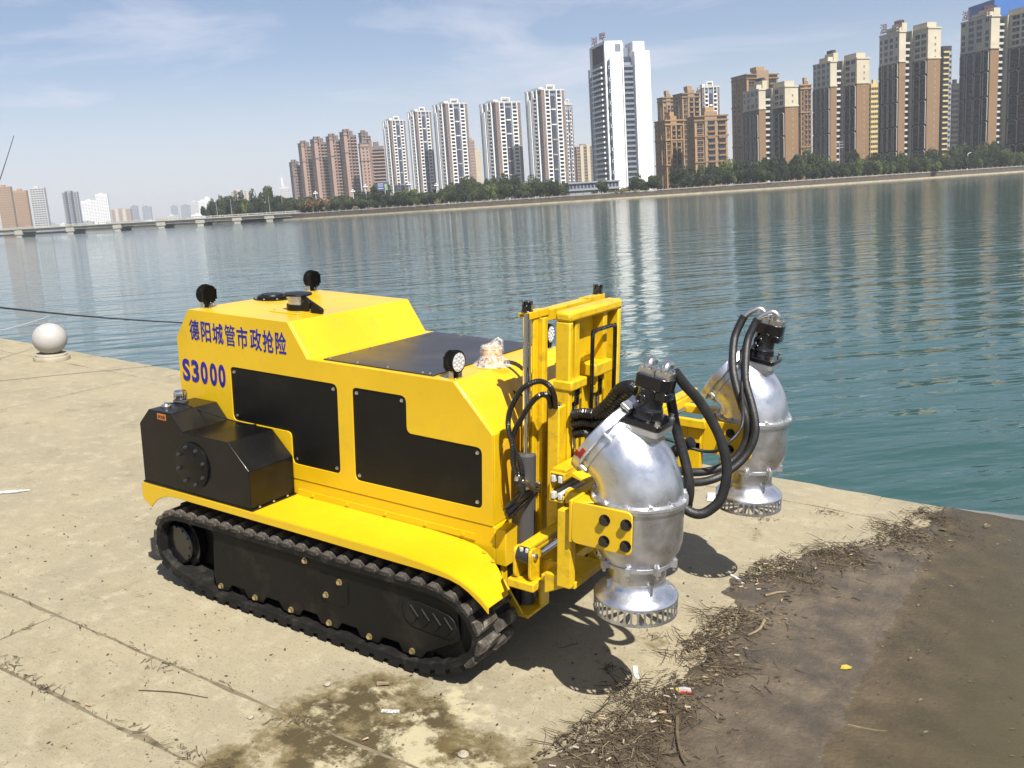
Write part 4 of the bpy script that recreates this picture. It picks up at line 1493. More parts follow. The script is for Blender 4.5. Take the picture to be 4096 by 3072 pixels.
class Tower:
    def __init__(s, name, label, r0, r1, h, d, a, ratio=.8, base=None, group=None, cat='building'):
        rc = (r0 + r1) / 2
        be = math.atan(rc / d)
        e = R(a) + be
        w = (r1 - r0) * math.cos(be)
        s.W = w / (math.cos(e) + ratio * abs(math.sin(e)))
        s.D = ratio * s.W
        s.H = h - (GZ - WL)
        k = 1 + .5 * s.D / d
        s.root = empty(name, bgp(rc * k, d * k, GZ), R(33.13 + a))
        tag(s.root, label, cat, group)
        s.fh = 3.0
        s.nf = int(s.H / s.fh)
    def box(s, b, u0, u1, v0, v1, z0, z1, m=0):
        # u,v as fractions of width and depth; negative or >1 allowed
        b.box(-s.W / 2 + u0 * s.W, -s.W / 2 + u1 * s.W, -s.D / 2 + v0 * s.D, -s.D / 2 + v1 * s.D, z0, z1, m)
    def part(s, b, name, mats, smooth=0):
        return b.build(name, mats, s.root, smooth=smooth)
    def put(s, me, name, face, u, z, out=0.0):
        if face == 'f':
            link(name, me, s.root, (-s.W / 2 + u * s.W, -s.D / 2 - out, z))
        elif face == 'l':
            link(name, me, s.root, (-s.W / 2 - out, s.D / 2 - u * s.D, z), (0, 0, -math.pi / 2))
        else:
            link(name, me, s.root, (s.W / 2 + out, -s.D / 2 + u * s.D, z), (0, 0, math.pi / 2))
    def column(s, me, name, face, u, z0, z1, out=0.0, step=None):
        z = z0
        while z + 2.4 < z1:
            s.put(me, name, face, u, z, out)
            z += step or s.fh
    def crown(s, mats, t=.5, over=.35, name='parapet'):
        b = MB()
        W2, D2 = s.W / 2 + over, s.D / 2 + over
        b.box(-W2, W2, -D2, -D2 + t, s.H, s.H + 1.1); b.box(-W2, W2, D2 - t, D2, s.H, s.H + 1.1)
        b.box(-W2, -W2 + t, -D2 + t, D2 - t, s.H, s.H + 1.1); b.box(W2 - t, W2, -D2 + t, D2 - t, s.H, s.H + 1.1)
        return s.part(b, name, mats)

def arch_tower(name, label, r0, r1, h, d, a, ratio, seed, sign=None):
    t = Tower(name, label, r0, r1, h, d, a, ratio)
    rd = random.Random(seed)
    H, W, D = t.H, t.W, t.D
    zc = H * .79
    b = MB()
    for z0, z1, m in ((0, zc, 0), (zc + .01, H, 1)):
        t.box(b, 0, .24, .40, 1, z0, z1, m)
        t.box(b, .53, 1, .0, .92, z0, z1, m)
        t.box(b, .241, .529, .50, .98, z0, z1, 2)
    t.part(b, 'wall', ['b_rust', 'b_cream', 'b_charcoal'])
    b = MB()
    for z in (zc, H - .5):
        t.box(b, -.015, .25, .385, 1, z - .3, z + .4)
        t.box(b, .515, 1.015, -.015, .92, z - .3, z + .4)
    t.part(b, 'cornice', 'b_cream')
    b = MB(); t.box(b, .02, .20, .5, .8, H, H + 2.2); t.box(b, .28, .46, .55, .85, H, H + 4.4); t.box(b, .62, .96, .10, .5, H, H + 2.6)
    t.part(b, 'stair_head', 'b_cream')
    b = MB(); t.box(b, .30, .42, .6, .8, H + 4.4, H + 6.0)
    t.part(b, 'roof_tank', 'b_charcoal')
    # glazed faces turned from the sun, framed by pale arches of four storeys
    g = t.fh * 4
    for x0, v0, v1, us in ((0.0, .40, 1.0, (.10, .36, .62, .88)), (.53, .0, .40, (.28, .72))):
        L = (v1 - v0) * D
        xw = -W / 2 + x0 * W
        def put(me, nm, u, z, out):
            link(nm, me, t.root, (xw - out, -D / 2 + v1 * D - u * L, z), (0, 0, -math.pi / 2))
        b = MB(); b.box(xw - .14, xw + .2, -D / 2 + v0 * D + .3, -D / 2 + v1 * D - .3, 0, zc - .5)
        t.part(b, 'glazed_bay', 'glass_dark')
        wv = L / len(us) * .92
        for k in range(int(zc / g) + 1):
            z = k * g
            hh = min(g - .5, zc - z - .6)
            if hh < 4:
                continue
            for u in us:
                put(archmesh(round(wv if .2 < u < .8 else wv * .75, 1), round(hh, 1), 'b_frame'), 'arch_frame', u, z, .15)
        for z0, z1, fm in ((.5, zc, 'b_charcoal'), (zc + .7, H, 'b_offwhite')):
            z = z0
            while z + 2.5 < z1:
                for u in us:
                    if rd.random() < .93:
                        put(winmesh(round(wv * (.66 if .2 < u < .8 else .46) * (1 if z < zc else 1.2), 1), 1.9 if z < zc else 2.3, fm, 'glass'), 'window', u, z, .15 if z < zc else 0)
                z += t.fh
        b = MB()
        for k in range(len(us) - 1):
            yy = -D / 2 + v1 * D - (us[k] + us[k + 1]) / 2 * L
            b.box(xw - .3, xw, yy - .3, yy + .3, zc + .4, H - .8)
        t.part(b, 'pilaster', 'b_offwhite')
    # bay-window stack in the re-entrant corner
    t.column(balmesh(round(W * .20, 1), 'b_offwhite', 'glass', .9, .9), 'balcony', 'f', .37, .6, H - 1, -D * .495)
    b = MB(); t.box(b, .485, .522, .42, .5, 0, H)
    t.part(b, 'pilaster', 'b_cream')
    t.column(winmesh(.8, 1.2, 'b_cream', 'glass'), 'window', 'f', .80, 1.0, H - 1)
    if sign:
        fr_ = MB(); t.box(fr_, .0, .02, .42, .98, H + .7, H + 1.0)
        t.part(fr_, 'sign_frame', 'b_grey')
        for k, ch in enumerate(sign):
            link('letter', text_mesh(ch, 3.6, 4.4, .3, 'sign_red', .015), t.root, (-W / 2 - .1, -D / 2 + (1.0 - .02 - .44 * k) * D, H + 1.0), (0, 0, R(-48)))
    return t

def orange_tower(name, label, r0, r1, h, d, a, ratio, body, seed, cols=(.16, .5, .84)):
    t = Tower(name, label, r0, r1, h, d, a, ratio)
    H = t.H
    b = MB()
    t.box(b, 0, 1, .03, 1, 0, H, 0)
    for u in (0, .30, .62, .94):
        t.box(b, u, u + .06, -.02, .1, 0, H - 2, 1)
    t.box(b, .30, .68, -.05, .3, 0, H + 2.2, 0)
    t.part(b, 'wall', [body, 'b_orange'])
    b = MB()
    for z in (H * .36, H * .72, H - 2.2, H):
        b.box(-t.W / 2 - .5, t.W / 2 + .5, -t.D / 2 - .7, t.D / 2, z - .3, z + .35)
    t.part(b, 'cornice', 'b_rust' if body == 'b_tan' else 'b_orange')
    b = MB(); t.box(b, .36, .62, .1, .5, H + 2.2, H + 4.5)
    t.part(b, 'stair_head', 'b_orange')
    wm = winmesh(round(t.W * .20, 1), 2.1, 'b_orange', 'glass'); bm_ = balmesh(round(t.W * .23, 1), 'b_rust', 'glass', .7, .8)
    for i, u in enumerate(cols):
        t.column(bm_ if i != 0 else wm, 'balcony' if i else 'window', 'f', u, .7, H - 2.4, .05 if i != 1 else t.D * .05)
    for u in (.2, .5, .8):
        t.column(winmesh(1.4, 1.7, 'b_tan', 'glass_dark'), 'window', 'l', u, .7, H - 2.4)
    b = MB()
    for u in (.34, .64):
        b.box(-t.W / 2 - .5, -t.W / 2, t.D / 2 - u * t.D - .4, t.D / 2 - u * t.D + .4, 0, H - 1)
    t.part(b, 'pilaster', body)
    return t

def white_tower_block(name, label, r0, r1, h, d, a, ratio, full=True):
    t = Tower(name, label, r0, r1, h, d, a, ratio)
    H, W, D = t.H, t.W, t.D
    b = MB()
    t.box(b, 0, 1, .06, 1, 0, H, 0)
    t.box(b, .0, .13, .0, .2, 0, H, 1); t.box(b, .88, 1.0, .0, .2, 0, H, 1)
    t.box(b, .42, .58, .02, .1, 0, H - 4, 2)
    t.part(b, 'wall', ['b_bluegrey', 'b_brown', 'b_navy'])
    b = MB()
    for u in (.145, .335, .645, .845):
        t.box(b, u - .014, u + .014, -.03, .1, 0, H + .6)
    for v in (.10, .17, .42, .50, .72):
        b.box(-W / 2 - .9, -W / 2 + .3, D / 2 - (v + .045) * D, D / 2 - v * D, 0, H + .6)
    b.box(-W / 2 - 1.3, -W / 2 + .3, D / 2 - .36 * D, D / 2 - .20 * D, 0, H - 6)
    t.part(b, 'fin', 'b_white')
    for z in [H * q for q in (.12, .26, .40, .54, .68, .82)]:
        o = MB(); t.box(o, .41, .59, -.01, .06, z, z + .9)
        t.part(o, 'bridge_band', 'b_beige' if z < H * .6 else 'b_white')
    bm_ = balmesh(round(W * .165, 1), 'b_white', 'glass_dark', .8, .95)
    for u in (.24, .745):
        t.column(bm_, 'balcony', 'f', u, .6, H - 1.5, .02)
    t.column(winmesh(1.5, 1.5, 'b_offwhite', 'glass'), 'window', 'f', .065, .8, H - 1)
    t.column(winmesh(1.5, 1.5, 'b_offwhite', 'glass'), 'window', 'f', .94, .8, H - 1)
    t.column(winmesh(round(W * .05, 1), 1.6, 'b_grey', 'glass_blue'), 'window', 'f', .615, .8, H - 3, -D * .05)
    t.column(balmesh(round(D * .14, 1), 'b_white', 'glass_dark', 1.0, .95), 'balcony', 'l', .60, .6, H - 1, .02)
    t.column(winmesh(round(D * .12, 1), 1.8, 'b_bluegrey', 'glass_blue'), 'window', 'l', .86, .8, H - 1)
    b = MB()
    t.box(b, .30, .34, .1, .14, H, H + 4); t.box(b, .62, .66, .1, .14, H, H + 4); t.box(b, .30, .66, .1, .14, H + 4, H + 4.5); t.box(b, .12, .30, .3, .8, H, H + 3); t.box(b, .36, .62, .2, .24, H, H + 3.9, 1)
    t.part(b, 'roof_frame', ['b_white', 'b_beige'])
    t.crown('b_offwhite')
    return t

def brown_tower(name, label, r0, r1, h, d, a, ratio, body, dense=False):
    t = Tower(name, label, r0, r1, h, d, a, ratio)
    H, W, D = t.H, t.W, t.D
    b = MB()
    t.box(b, 0, .26 if not dense else .36, 0, 1, 0, H, 0)
    t.box(b, .26 if not dense else .36, .98, .12, 1, 0, H - 3, 1)
    t.box(b, -.004, .40, .12, .95, H - 3, H, 2)
    t.box(b, .36, .5, .08, .9, 0, H + 2.5, 2)
    t.part(b, 'wall', [body, 'b_mauve', 'b_brown'])
    b = MB()
    for z in (H * .74, H - 3, H):
        b.box(-W / 2 - .5, W * .38 - W / 2, -D / 2 - .5, D / 2, z - .3, z + .3)
    t.part(b, 'cornice', 'b_mauve')
    bm_ = balmesh(round(W * .19, 1), 'b_pink', 'glass_dark', 1.0, .9)
    for u in ((.34, .62, .86) if not dense else (.55, .72, .9)):
        t.column(bm_, 'balcony', 'f', u, .6, H - 3.5, -D * .09)
    if dense:
        t.column(winmesh(1.6, 1.6, 'b_pink', 'glass'), 'window', 'f', .12, .7, H - 2)
        t.column(winmesh(1.6, 1.6, 'b_pink', 'glass'), 'window', 'f', .27, .7, H - 2)
    for u in (.25, .6, .85):
        t.column(winmesh(1.5, 1.6, 'b_mauve', 'glass_dark'), 'window', 'l', u, .7, H - 2)
    b = MB()
    t.box(b, .1, .3, .2, .6, H, H + 2.6); t.box(b, .6, .8, .3, .7, H - 3, H + 1)
    t.part(b, 'stair_head', 'b_mauve')
    return t

def far_block(name, label, r0, r1, h, d, body, band_, a=12, ratio=.6, stripes=0, top=None):
    t = Tower(name, label, r0, r1, h, d, a, ratio)
    b = MB(); t.box(b, 0, 1, 0, 1, 0, t.H)
    if top:
        t.box(b, *top)
    t.box(b, .3, .6, .2, .7, t.H, t.H + 2.5)
    t.part(b, 'wall', body)
    b = MB()
    z = 1.2
    while z + 2 < t.H:
        for k in range(5):
            u = .04 + .19 * k
            if stripes and k in (1, 3):
                continue
            b.box(-t.W / 2 + u * t.W, -t.W / 2 + (u + .15) * t.W, -t.D / 2 - .12, -t.D / 2 + .05, z, z + 1.5)
        b.box(-t.W / 2 - .12, -t.W / 2 + .05, -t.D / 2 + .1 * t.D, t.D / 2 - .1 * t.D, z, z + 1.5)
        z += 3.1
    o = t.part(b, 'window_rows', band_)
    stuff(o)
    if stripes:
        b = MB()
        for u in (.20, .58):
            t.box(b, u, u + .17, -.06, .1, 0, t.H + 1)
        t.part(b, 'pilaster', 'b_cream' if stripes == 1 else 'b_navy')
    return t

# the white tower with a sign on its roof
t = Tower('white_tower', 'tall white tower with stacked balconies and two roof characters, nearest the shore', 46.5, 76.5, 73.5, 470, 15, 1.0)
H, W_, D_ = t.H, t.W, t.D
b = MB()
t.box(b, .0, .37, .03, 1, 0, H, 0)
t.box(b, .37, .50, .3, 1, H - 7, H, 0)
t.box(b, .05, .31, -.04, .6, 0, H - 7.5, 0)
t.box(b, .615, .95, -.03, .9, 0, H - 5.0, 0)
t.box(b, .93, 1.0, .06, .95, 0, H - 7.5, 0)
t.box(b, .371, .614, .20, .9, 0, H - 7, 2)
t.box(b, .66, .92, .15, .6, H - 5, H, 0)
t.box(b, -.035, .0, .02, .08, 0, H, 0)
t.box(b, -.035, .0, .78, .83, 0, H, 0)
t.box(b, -.035, .0, .02, .83, H - 1.2, H, 0)
t.box(b, -.012, .0, .08, .78, H - 9, H - 1.2, 1)
t.box(b, -.012, .0, .08, .78, 0, H - 9.01, 2)
t.box(b, -.02, .0, .9, 1.06, 0, H - 14, 2); t.box(b, -.03, .0, 1.02, 1.06, 0, H - 10, 0)
t.part(b, 'wall', ['b_white', 'b_maroon', 'glass_blue'])
b = MB(); t.box(b, .014, .045, -.05, .05, 0, H - 9, 0)
t.part(b, 'glazing_strip', 'glass_blue')
b = MB(); t.box(b, .320, .338, -.06, .05, 0, H - 8); t.box(b, .352, .362, -.02, .1, 0, H - 8)
t.part(b, 'fin', 'b_white')
nf = 23
k_bal = balmesh(round(D_ * .62, 1), 'b_white', 'glass_blue', 1.6, 1.0, 2.9)
bs = MB()
w = round(D_ * .60, 1)
bs.box(-w / 2, w / 2, -1.7, 0, -.1, .75); bs = bs.mesh('balcony', 'b_white', 0)
gl = MB()
for i in range(5):
    x = -w / 2 + w * (i + .5) / 5
    gl.box(x - w * .07, x + w * .07, -.12, .05, 0, 1.8)
gl = gl.mesh('window', 'glass_dark', 0)
br_ = MB(); w = round(W_ * .20, 1)
br_.box(-w / 2, w / 2, -1.6, .0, -.1, .9); br_.box(-w / 2 + .2, w / 2 - .6, -.2, .05, .9, 2.3, 1); br_ = br_.mesh('balcony', ['b_bluegrey', 'b_grey'], 0)
for i in range(24):
    q_ = MB(); t.box(q_, .048, .312, -.0415, -.0395, 2.2 + i * 2.75, 2.28 + i * 2.75); t.box(q_, .62, .952, -.0315, -.0295, 2.2 + i * 2.75, 2.28 + i * 2.75)
    stuff(t.part(q_, 'panel_joint', 'b_offwhite'))
for i in range(nf):
    z = 4.5 + i * (H - 14) / nf
    t.put(bs, 'balcony', 'l', .55, z, .012 * W_)
    t.put(gl, 'window', 'l', .55, z + 1.0, .012 * W_)
    t.put(br_, 'balcony', 'f', .50, z, -.12 * D_)
for i in range(11):
    t.put(winmesh(1.0, 1.4, 'b_white', 'glass_blue'), 'window', 'f', .03, 4 + i * 5.4, .06 * D_)
b = MB(); t.box(b, .20, .33, .028, .10, H - 5.0, H - 1.5); t.part(b, 'roof_opening', 'b_bluegrey')
b = MB(); t.box(b, .51, .60, .3, .5, H - 6.5, H - 2.4); t.part(b, 'roof_opening', 'b_bluegrey')
for k, ch in enumerate('湖畔'):
    link('letter', text_mesh(ch, 3.0, 3.9, .25, 'sign_red', .012), t.root, (-W_ / 2 - .4, D_ / 2 - (.18 + .5 * k) * D_, H + .6 + .3 * k), (0, 0, R(-40)))
b = MB()
for k in range(2):
    y = D_ / 2 - (.2 + .5 * k) * D_
    b.box(-W_ / 2 - .3, -W_ / 2 - .15, y - 1.6, y - 1.5, H - .2, H + 1.4)
t.part(b, 'sign_frame', 'b_grey')
# podium in front of it
p = Tower('podium_building', 'low grey glass pavilion at the foot of the white tower', 30.0, 55.5, 8.6, 445, 12, .35)
b = MB(); p.box(b, 0, 1, 0, 1, 0, p.H); p.part(b, 'wall', 'b_grey')
b = MB()
for z in (2.3, p.H - .6):
    b.box(-p.W / 2 - .6, p.W / 2 + .6, -p.D / 2 - .8, p.D / 2, z, z + .7)
p.part(b, 'canopy', 'b_grey')
for k in range(14):
    p.put(winmesh(1.5, 2.1, 'b_grey', 'glass_blue'), 'window', 'f', (k + .5) / 14, 3.1)
for k in range(6):
    p.put(winmesh(1.8, 1.7, 'b_offwhite', 'glass_dark'), 'window', 'f', .45 + k * .085, .4)

white_tower_block('apartment_tower', 'white and brown apartment tower, leftmost of the group of three', -110.5, -88.0, 86.5, 960, 34, .95)
white_tower_block('apartment_tower', 'white and brown apartment tower, middle one of the group of three', -80.2, -58.0, 87.6, 900, 34, .95)
white_tower_block('apartment_tower', 'white and brown apartment tower, right and broadest of the group of three', -53.8, -23.2, 88.9, 860, 34, .95)
white_tower_block('apartment_tower', 'white and brown apartment tower, left of the pair beside the white tower', -12.0, 21.8, 81.2, 800, 34, .95)
white_tower_block('apartment_tower', 'tallest white and brown apartment tower just left of the white tower', 24.4, 55.2, 84.2, 760, 34, .95)
white_tower_block('apartment_tower', 'narrow white apartment tower half hidden behind its taller neighbour', 55.0, 64.0, 76.0, 800, 20, .8)
white_tower_block('apartment_tower', 'white apartment tower seen behind the orange blocks', 149.5, 166.5, 74.4, 720, 10, .8)
far_block('slab_block', 'pink slab block wedged behind the three white towers', -28.8, -22.4, 65.9, 1000, 'b_pink', 'b_mauve')
far_block('slab_block', 'plain cream slab block between two white apartment towers', -23.7, -17.0, 56.7, 1020, 'b_cream', 'b_beige')
far_block('slab_block', 'low tan apartment row left of the white tower', 79.0, 100.2, 52.5, 1000, 'b_tan', 'b_charcoal', stripes=1)

brown_tower('brick_tower', 'lowest brown tower at the left end of the brown cluster', -214.5, -201.5, 55.6, 1000, 28, .9, 'b_mauve')
brown_tower('brick_tower', 'second brown tower from the left in the brown cluster', -199.5, -184.5, 72.5, 980, 28, .9, 'b_pink')
brown_tower('brick_tower', 'third brown tower from the left in the brown cluster', -183.0, -166.0, 74.1, 960, 28, .9, 'b_pink')
brown_tower('brick_tower', 'fourth brown tower from the left, with roof aerials', -164.0, -148.4, 74.3, 940, 28, .9, 'b_pink')
brown_tower('brick_tower', 'tallest pinkish brown tower of the brown cluster', -148.8, -132.2, 76.8, 930, 28, .9, 'b_pink')
brown_tower('brick_tower', 'greyish tower behind the broad windowed block of the brown cluster', -137.0, -124.5, 78.3, 975, 28, .8, 'b_mauve')
brown_tower('brick_tower', 'broad pale brown block with dense windows at the right of the brown cluster', -127.6, -103.6, 63.0, 900, 14, .6, 'b_pink', True)

orange_tower('orange_block', 'tan tower rising behind the small orange block', 107.0, 118.0, 61.8, 640, 22, .8, 'b_tan', 1)
orange_tower('orange_block', 'tall orange brown tower with blue windows behind the front blocks', 110.0, 126.5, 59.7, 600, 22, .8, 'b_tan', 2)
orange_tower('orange_block', 'small orange block right beside the white tower', 85.0, 99.4, 38.8, 520, 24, 1.0, 'b_orange', 3)
orange_tower('orange_block', 'orange block with three rows of balconies in front of the tan towers', 98.2, 119.3, 38.4, 500, 10, .6, 'b_tan', 4)
orange_tower('orange_block', 'large stepped tan tower behind the cream topped tower', 141.0, 169.0, 66.0, 580, 20, .7, 'b_tan', 5)
orange_tower('orange_block', 'narrow brown block between two cream topped towers', 186.0, 195.2, 60.2, 600, 12, .7, 'b_rust', 6)

arch_tower('apartment_tower', 'cream topped brown tower, lowest of the four with arched window bays', 127.0, 156.0, 51.0, 500, 18, 1.45, 11)
arch_tower('apartment_tower', 'cream topped brown tower right of the large tan tower', 163.0, 192.5, 62.5, 500, 18, 1.45, 12)
arch_tower('apartment_tower', 'cream topped brown tower with two sign characters beside the yellow block', 188.8, 219.6, 72.2, 480, 18, 1.45, 13, '温莎')
arch_tower('apartment_tower', 'cream topped brown tower with two sign characters at the right edge', 226.0, 270.0, 76.5, 476, 18, 1.45, 14, '湖畔')
far_block('yellow_block', 'bright yellow block with small windows between two brown towers', 237.5, 245.5, 60.3, 620, 'b_yellow', 'b_charcoal', 4, .8)
t = Tower('banded_tower', 'narrow tower with yellow balcony bands beside the signed tower', 254.5, 262.4, 72.7, 560, 8, .9)
b = MB(); t.box(b, 0, 1, 0, 1, 0, t.H); t.box(b, .66, 1, -.1, .5, 0, t.H - 3, 1); t.part(b, 'wall', ['b_charcoal', 'b_grey'])
t.column(balmesh(round(t.W * .62, 1), 'b_yellow', 'glass', .8, .8), 'balcony', 'f', .33, .5, t.H - 1)
t.column(winmesh(1.6, 1.6, 'b_grey', 'glass'), 'window', 'f', .82, .7, t.H - 3, t.D * .1)
far_block('dark_block', 'dark block between the two signed towers', 279.5, 287.5, 55.3, 600, 'b_charcoal', 'glass_dark')
t = Tower('netted_building', 'building site tower wrapped in bright blue netting at the top right', 285.0, 330.0, 101.0, 590, 8, .8)
b = MB(); t.box(b, 0, 1, 0, 1, 0, t.H); t.part(b, 'netting', 'b_netting')
b = MB()
for k in range(30):
    b.box(-t.W / 2 - .15, t.W / 2 + .15, -t.D / 2 - .15, t.D / 2, 3 * k + 2.4, 3 * k + 2.7)
t.part(b, 'scaffold_band', 'b_netting')

# skyline beyond the bridge
for nm, lb, a_, c_, h_, d_, body, bd, st in (
    ('slab_block', 'orange tower at the left edge of the skyline', -648, -627, 62, 1250, 'b_orange', 'b_mauve', 0),
    ('slab_block', 'second orange tower from the left edge of the skyline', -652, -632, 58, 1300, 'b_orange', 'b_brown', 0),
    ('slab_block', 'grey tower with dark balconies right of the orange towers', -654, -631, 62.5, 1350, 'b_offwhite', 'b_navy', 0),
    ('slab_block', 'slim dark tower with a navy stripe standing alone on the skyline', -723, -695, 63.4, 1600, 'b_grey', 'b_charcoal', 2),
    ('slab_block', 'broad pale tower beside the slim dark tower', -910, -874, 61.1, 2100, 'b_white', 'b_grey', 0),
    ('slab_block', 'taller pale tower with a raised corner on the skyline', -877, -849, 73.3, 2100, 'b_white', 'b_grey', 0),
    ('slab_block', 'low pinkish apartment row above the bridge', -1050, -993, 47.6, 2600, 'b_pink', 'b_mauve', 1),
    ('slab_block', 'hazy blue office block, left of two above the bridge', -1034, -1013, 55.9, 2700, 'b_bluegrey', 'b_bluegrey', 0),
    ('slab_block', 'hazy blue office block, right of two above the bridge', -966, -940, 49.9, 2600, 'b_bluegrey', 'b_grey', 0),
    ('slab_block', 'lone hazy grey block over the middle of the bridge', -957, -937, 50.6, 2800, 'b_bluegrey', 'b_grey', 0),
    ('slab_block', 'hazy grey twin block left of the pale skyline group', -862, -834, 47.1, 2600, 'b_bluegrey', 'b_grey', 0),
    ('slab_block', 'pale block at the left of the hazy group', -771, -748, 50.7, 2400, 'b_offwhite', 'b_grey', 0),
    ('slab_block', 'pale block at the middle of the hazy group', -751, -726, 51.3, 2400, 'b_white', 'b_grey', 0),
    ('slab_block', 'slim white block with a wide flat top in the hazy group', -749, -735, 59.6, 2450, 'b_white', 'b_offwhite', 0),
    ('slab_block', 'pale block at the right of the hazy group', -696, -674, 47.0, 2300, 'b_white', 'b_grey', 0),
    ('slab_block', 'low beige block left of the striped slab', -571, -555, 35.1, 2000, 'b_beige', 'b_grey', 0),
    ('slab_block', 'beige slab with dark vertical stripes on the skyline', -473, -443, 50.0, 1700, 'b_cream', 'b_brown', 2),
    ('slab_block', 'small hazy block right of the striped slab', -571, -554, 38.7, 2200, 'b_offwhite', 'b_grey', 0),
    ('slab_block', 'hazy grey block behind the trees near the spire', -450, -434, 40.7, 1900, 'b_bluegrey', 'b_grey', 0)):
    far_block(nm, lb, a_, c_, h_, d_, body, bd, 14, .7, st)
t = far_block('spire_tower', 'pale twin tower carrying a white broadcast spire', -341, -325, 45.6, 1500, 'b_offwhite', 'b_grey', 10, .7)
b = MB(); b.cyl((-2.5, 0, t.H), (-2.5, 0, t.H + 11), 1.6, 1.2, n=8); b.cyl((-2.5, 0, t.H + 11), (-2.5, 0, t.H + 20), .45, .1, n=6)
for s_ in (-1, 1):
    b.cyl((-2.5, 0, t.H + 11), (-2.5 + s_ * 4.2, 0, t.H + 15), .3, .15, n=5)
t.part(b, 'spire', 'b_white')
rd = random.Random(8)
for k in range(26):
    d_ = rd.uniform(1500, 2600); q = rd.uniform(-.50, -.27) * d_
    w = rd.uniform(14, 40)
    far_block('low_house', 'low hazy house in the far town beyond the bridge', q - w / 2, q + w / 2, rd.uniform(9, 20), d_, rd.choice(['b_white', 'b_offwhite', 'b_beige', 'b_grey']), 'b_grey').root['group'] = 'low houses of the far town'

# bridge
br = empty('bridge')
br.matrix_world = Matrix.Translation(bgp(-200, 500, WL))
tag(br, 'long low concrete bridge with heavy piers crossing the lake at the left', 'bridge')
bpy.context.view_layer.update()
mat('bridge_concrete', (0.58, 0.55, 0.48), 0.85, var=0.12, vscale=0.3, dirt=(0.25, 0.23, 0.18), dirt_amt=0.5, dscale=0.6)
A, B_ = (-330.0, 545.0, 5.2), (-97.0, 466.0, 3.5)
def bri(t, dz=0, off=0):
    return bgp(A[0] + (B_[0] - A[0]) * t, A[1] + (B_[1] - A[1]) * t + off, WL + A[2] + (B_[2] - A[2]) * t + dz)
def bribox(t0, t1, o0, o1, z0, z1, b):
    V = [bri(t0, z0, o0), bri(t1, z0, o0), bri(t1, z0, o1), bri(t0, z0, o1), bri(t0, z1, o0), bri(t1, z1, o0), bri(t1, z1, o1), bri(t0, z1, o1)]
    b.add(V, [(0, 3, 2, 1), (4, 5, 6, 7), (0, 1, 5, 4), (1, 2, 6, 5), (2, 3, 7, 6), (3, 0, 4, 7)])
b = MB(); bribox(0, 1, 0, 14, -1.5, 0, b); world_part(b, 'deck', 'bridge_concrete', br)
b = MB(); bribox(0, 1, -1.2, -.4, -.55, -.1, b); bribox(0, 1, -.4, .0, -2.0, -1.55, b); world_part(b, 'edge_beam', 'bridge_concrete', br)
b = MB(); bribox(0, 1, -.8, -.6, .35, .75, b); world_part(b, 'railing', 'bridge_concrete', br)
k = 0
tp = [(-290 + 0, 0), ]
for rr in (-296, -262, -229, -200, -174, -151.5, -131, -113.5):
    tt = (rr - A[0]) / (B_[0] - A[0])
    h = A[2] + (B_[2] - A[2]) * tt
    b = MB(); bribox(tt - .011, tt + .011, -.9, 15, -h + 1.3, -.9, b); bribox(tt - .0075, tt + .0075, -.6, 14.5, -h - 3, -h + 1.3, b)
    world_part(b, 'pier', 'bridge_concrete', br)
for k in range(46):
    tt = (k + .5) / 46
    b = MB(); bribox(tt - .0007, tt + .0007, -.95, -.45, -.1, .95, b)
    world_part(b, 'railing_post', 'bridge_concrete', br)
for k, tt in enumerate((.09, .36, .62, .80, .835, .925, .955)):
    b = MB(); q = bri(tt, 0, 6); b.cyl(q, q + Vector((0, 0, 8.5)), .14, .09, n=6)
    o = b.build('lamp_post', 'b_grey')
    tag(o, ['slim pale lamp post at the left end of the bridge', 'slim lamp post over the left third of the bridge', 'slim lamp post over the middle of the bridge', 'slim lamp post before the bank trees, left one', 'slim lamp post before the bank trees, right one',
            'slim lamp post near the right end of the bridge', 'last lamp post at the right end of the bridge'][k], 'lamp post')

# billboard, street lamps, van, pavilion roof on the far bank
o = empty('billboard', bgp(-53.5, 444, GZ), R(33 + 18)); tag(o, 'blue billboard on a tall post before the white towers', 'billboard')
mat('billboard_blue', (0.03, 0.06, 0.22), 0.5, var=0.3, vscale=1.5); mat('billboard_green', (0.30, 0.42, 0.16), 0.5, var=0.5, vscale=1.2)
b = MB(); b.box(-2.6, 2.6, -.2, .2, 8.2, 12.0); b.build('panel', 'billboard_blue', o, 0)
b = MB(); b.box(.9, 2.2, -.23, -.2, 8.4, 11.2)
b.build('picture', 'billboard_green', o, 0)
b = MB()
for z in (11.0, 10.1, 9.0):
    b.box(-2.2, .3, -.23, -.2, z, z + .35)
b.build('print_line', 'b_offwhite', o, 0)
b = MB(); b.cyl((1.0, 0, 0), (1.0, 0, 8.2), .3, n=8); b.build('post', 'b_grey', o)
rl = ['white cluster street lamp above the orange flowering tree', 'white cluster street lamp left of the blue billboard', 'white cluster street lamp right of the blue billboard', 'white cluster street lamp before the middle white tower', 'white cluster street lamp half sunk in the tree tops']
for k, (rr, dd, hh) in enumerate(((-88, 462, 10.0), (-69, 455, 9.6), (-62.5, 452, 11.3), (-41.5, 445, 10.8), (-28.5, 440, 9.5))):
    b = MB(); q = bgp(rr, dd, GZ); b.cyl(q, q + Vector((0, 0, hh - 1)), .14, n=6)
    for i in range(7):
        a = i * 2 * math.pi / 6
        c = q + Vector((math.cos(a) * .8, math.sin(a) * .8, hh - .8)) if i < 6 else q + Vector((0, 0, hh))
        b.lathe([(.05, -.38), (.3, -.2), (.4, 0), (.3, .25), (.05, .38)], c, 8)
    o = b.build('street_lamp', 'b_white'); tag(o, rl[k], 'street lamp')
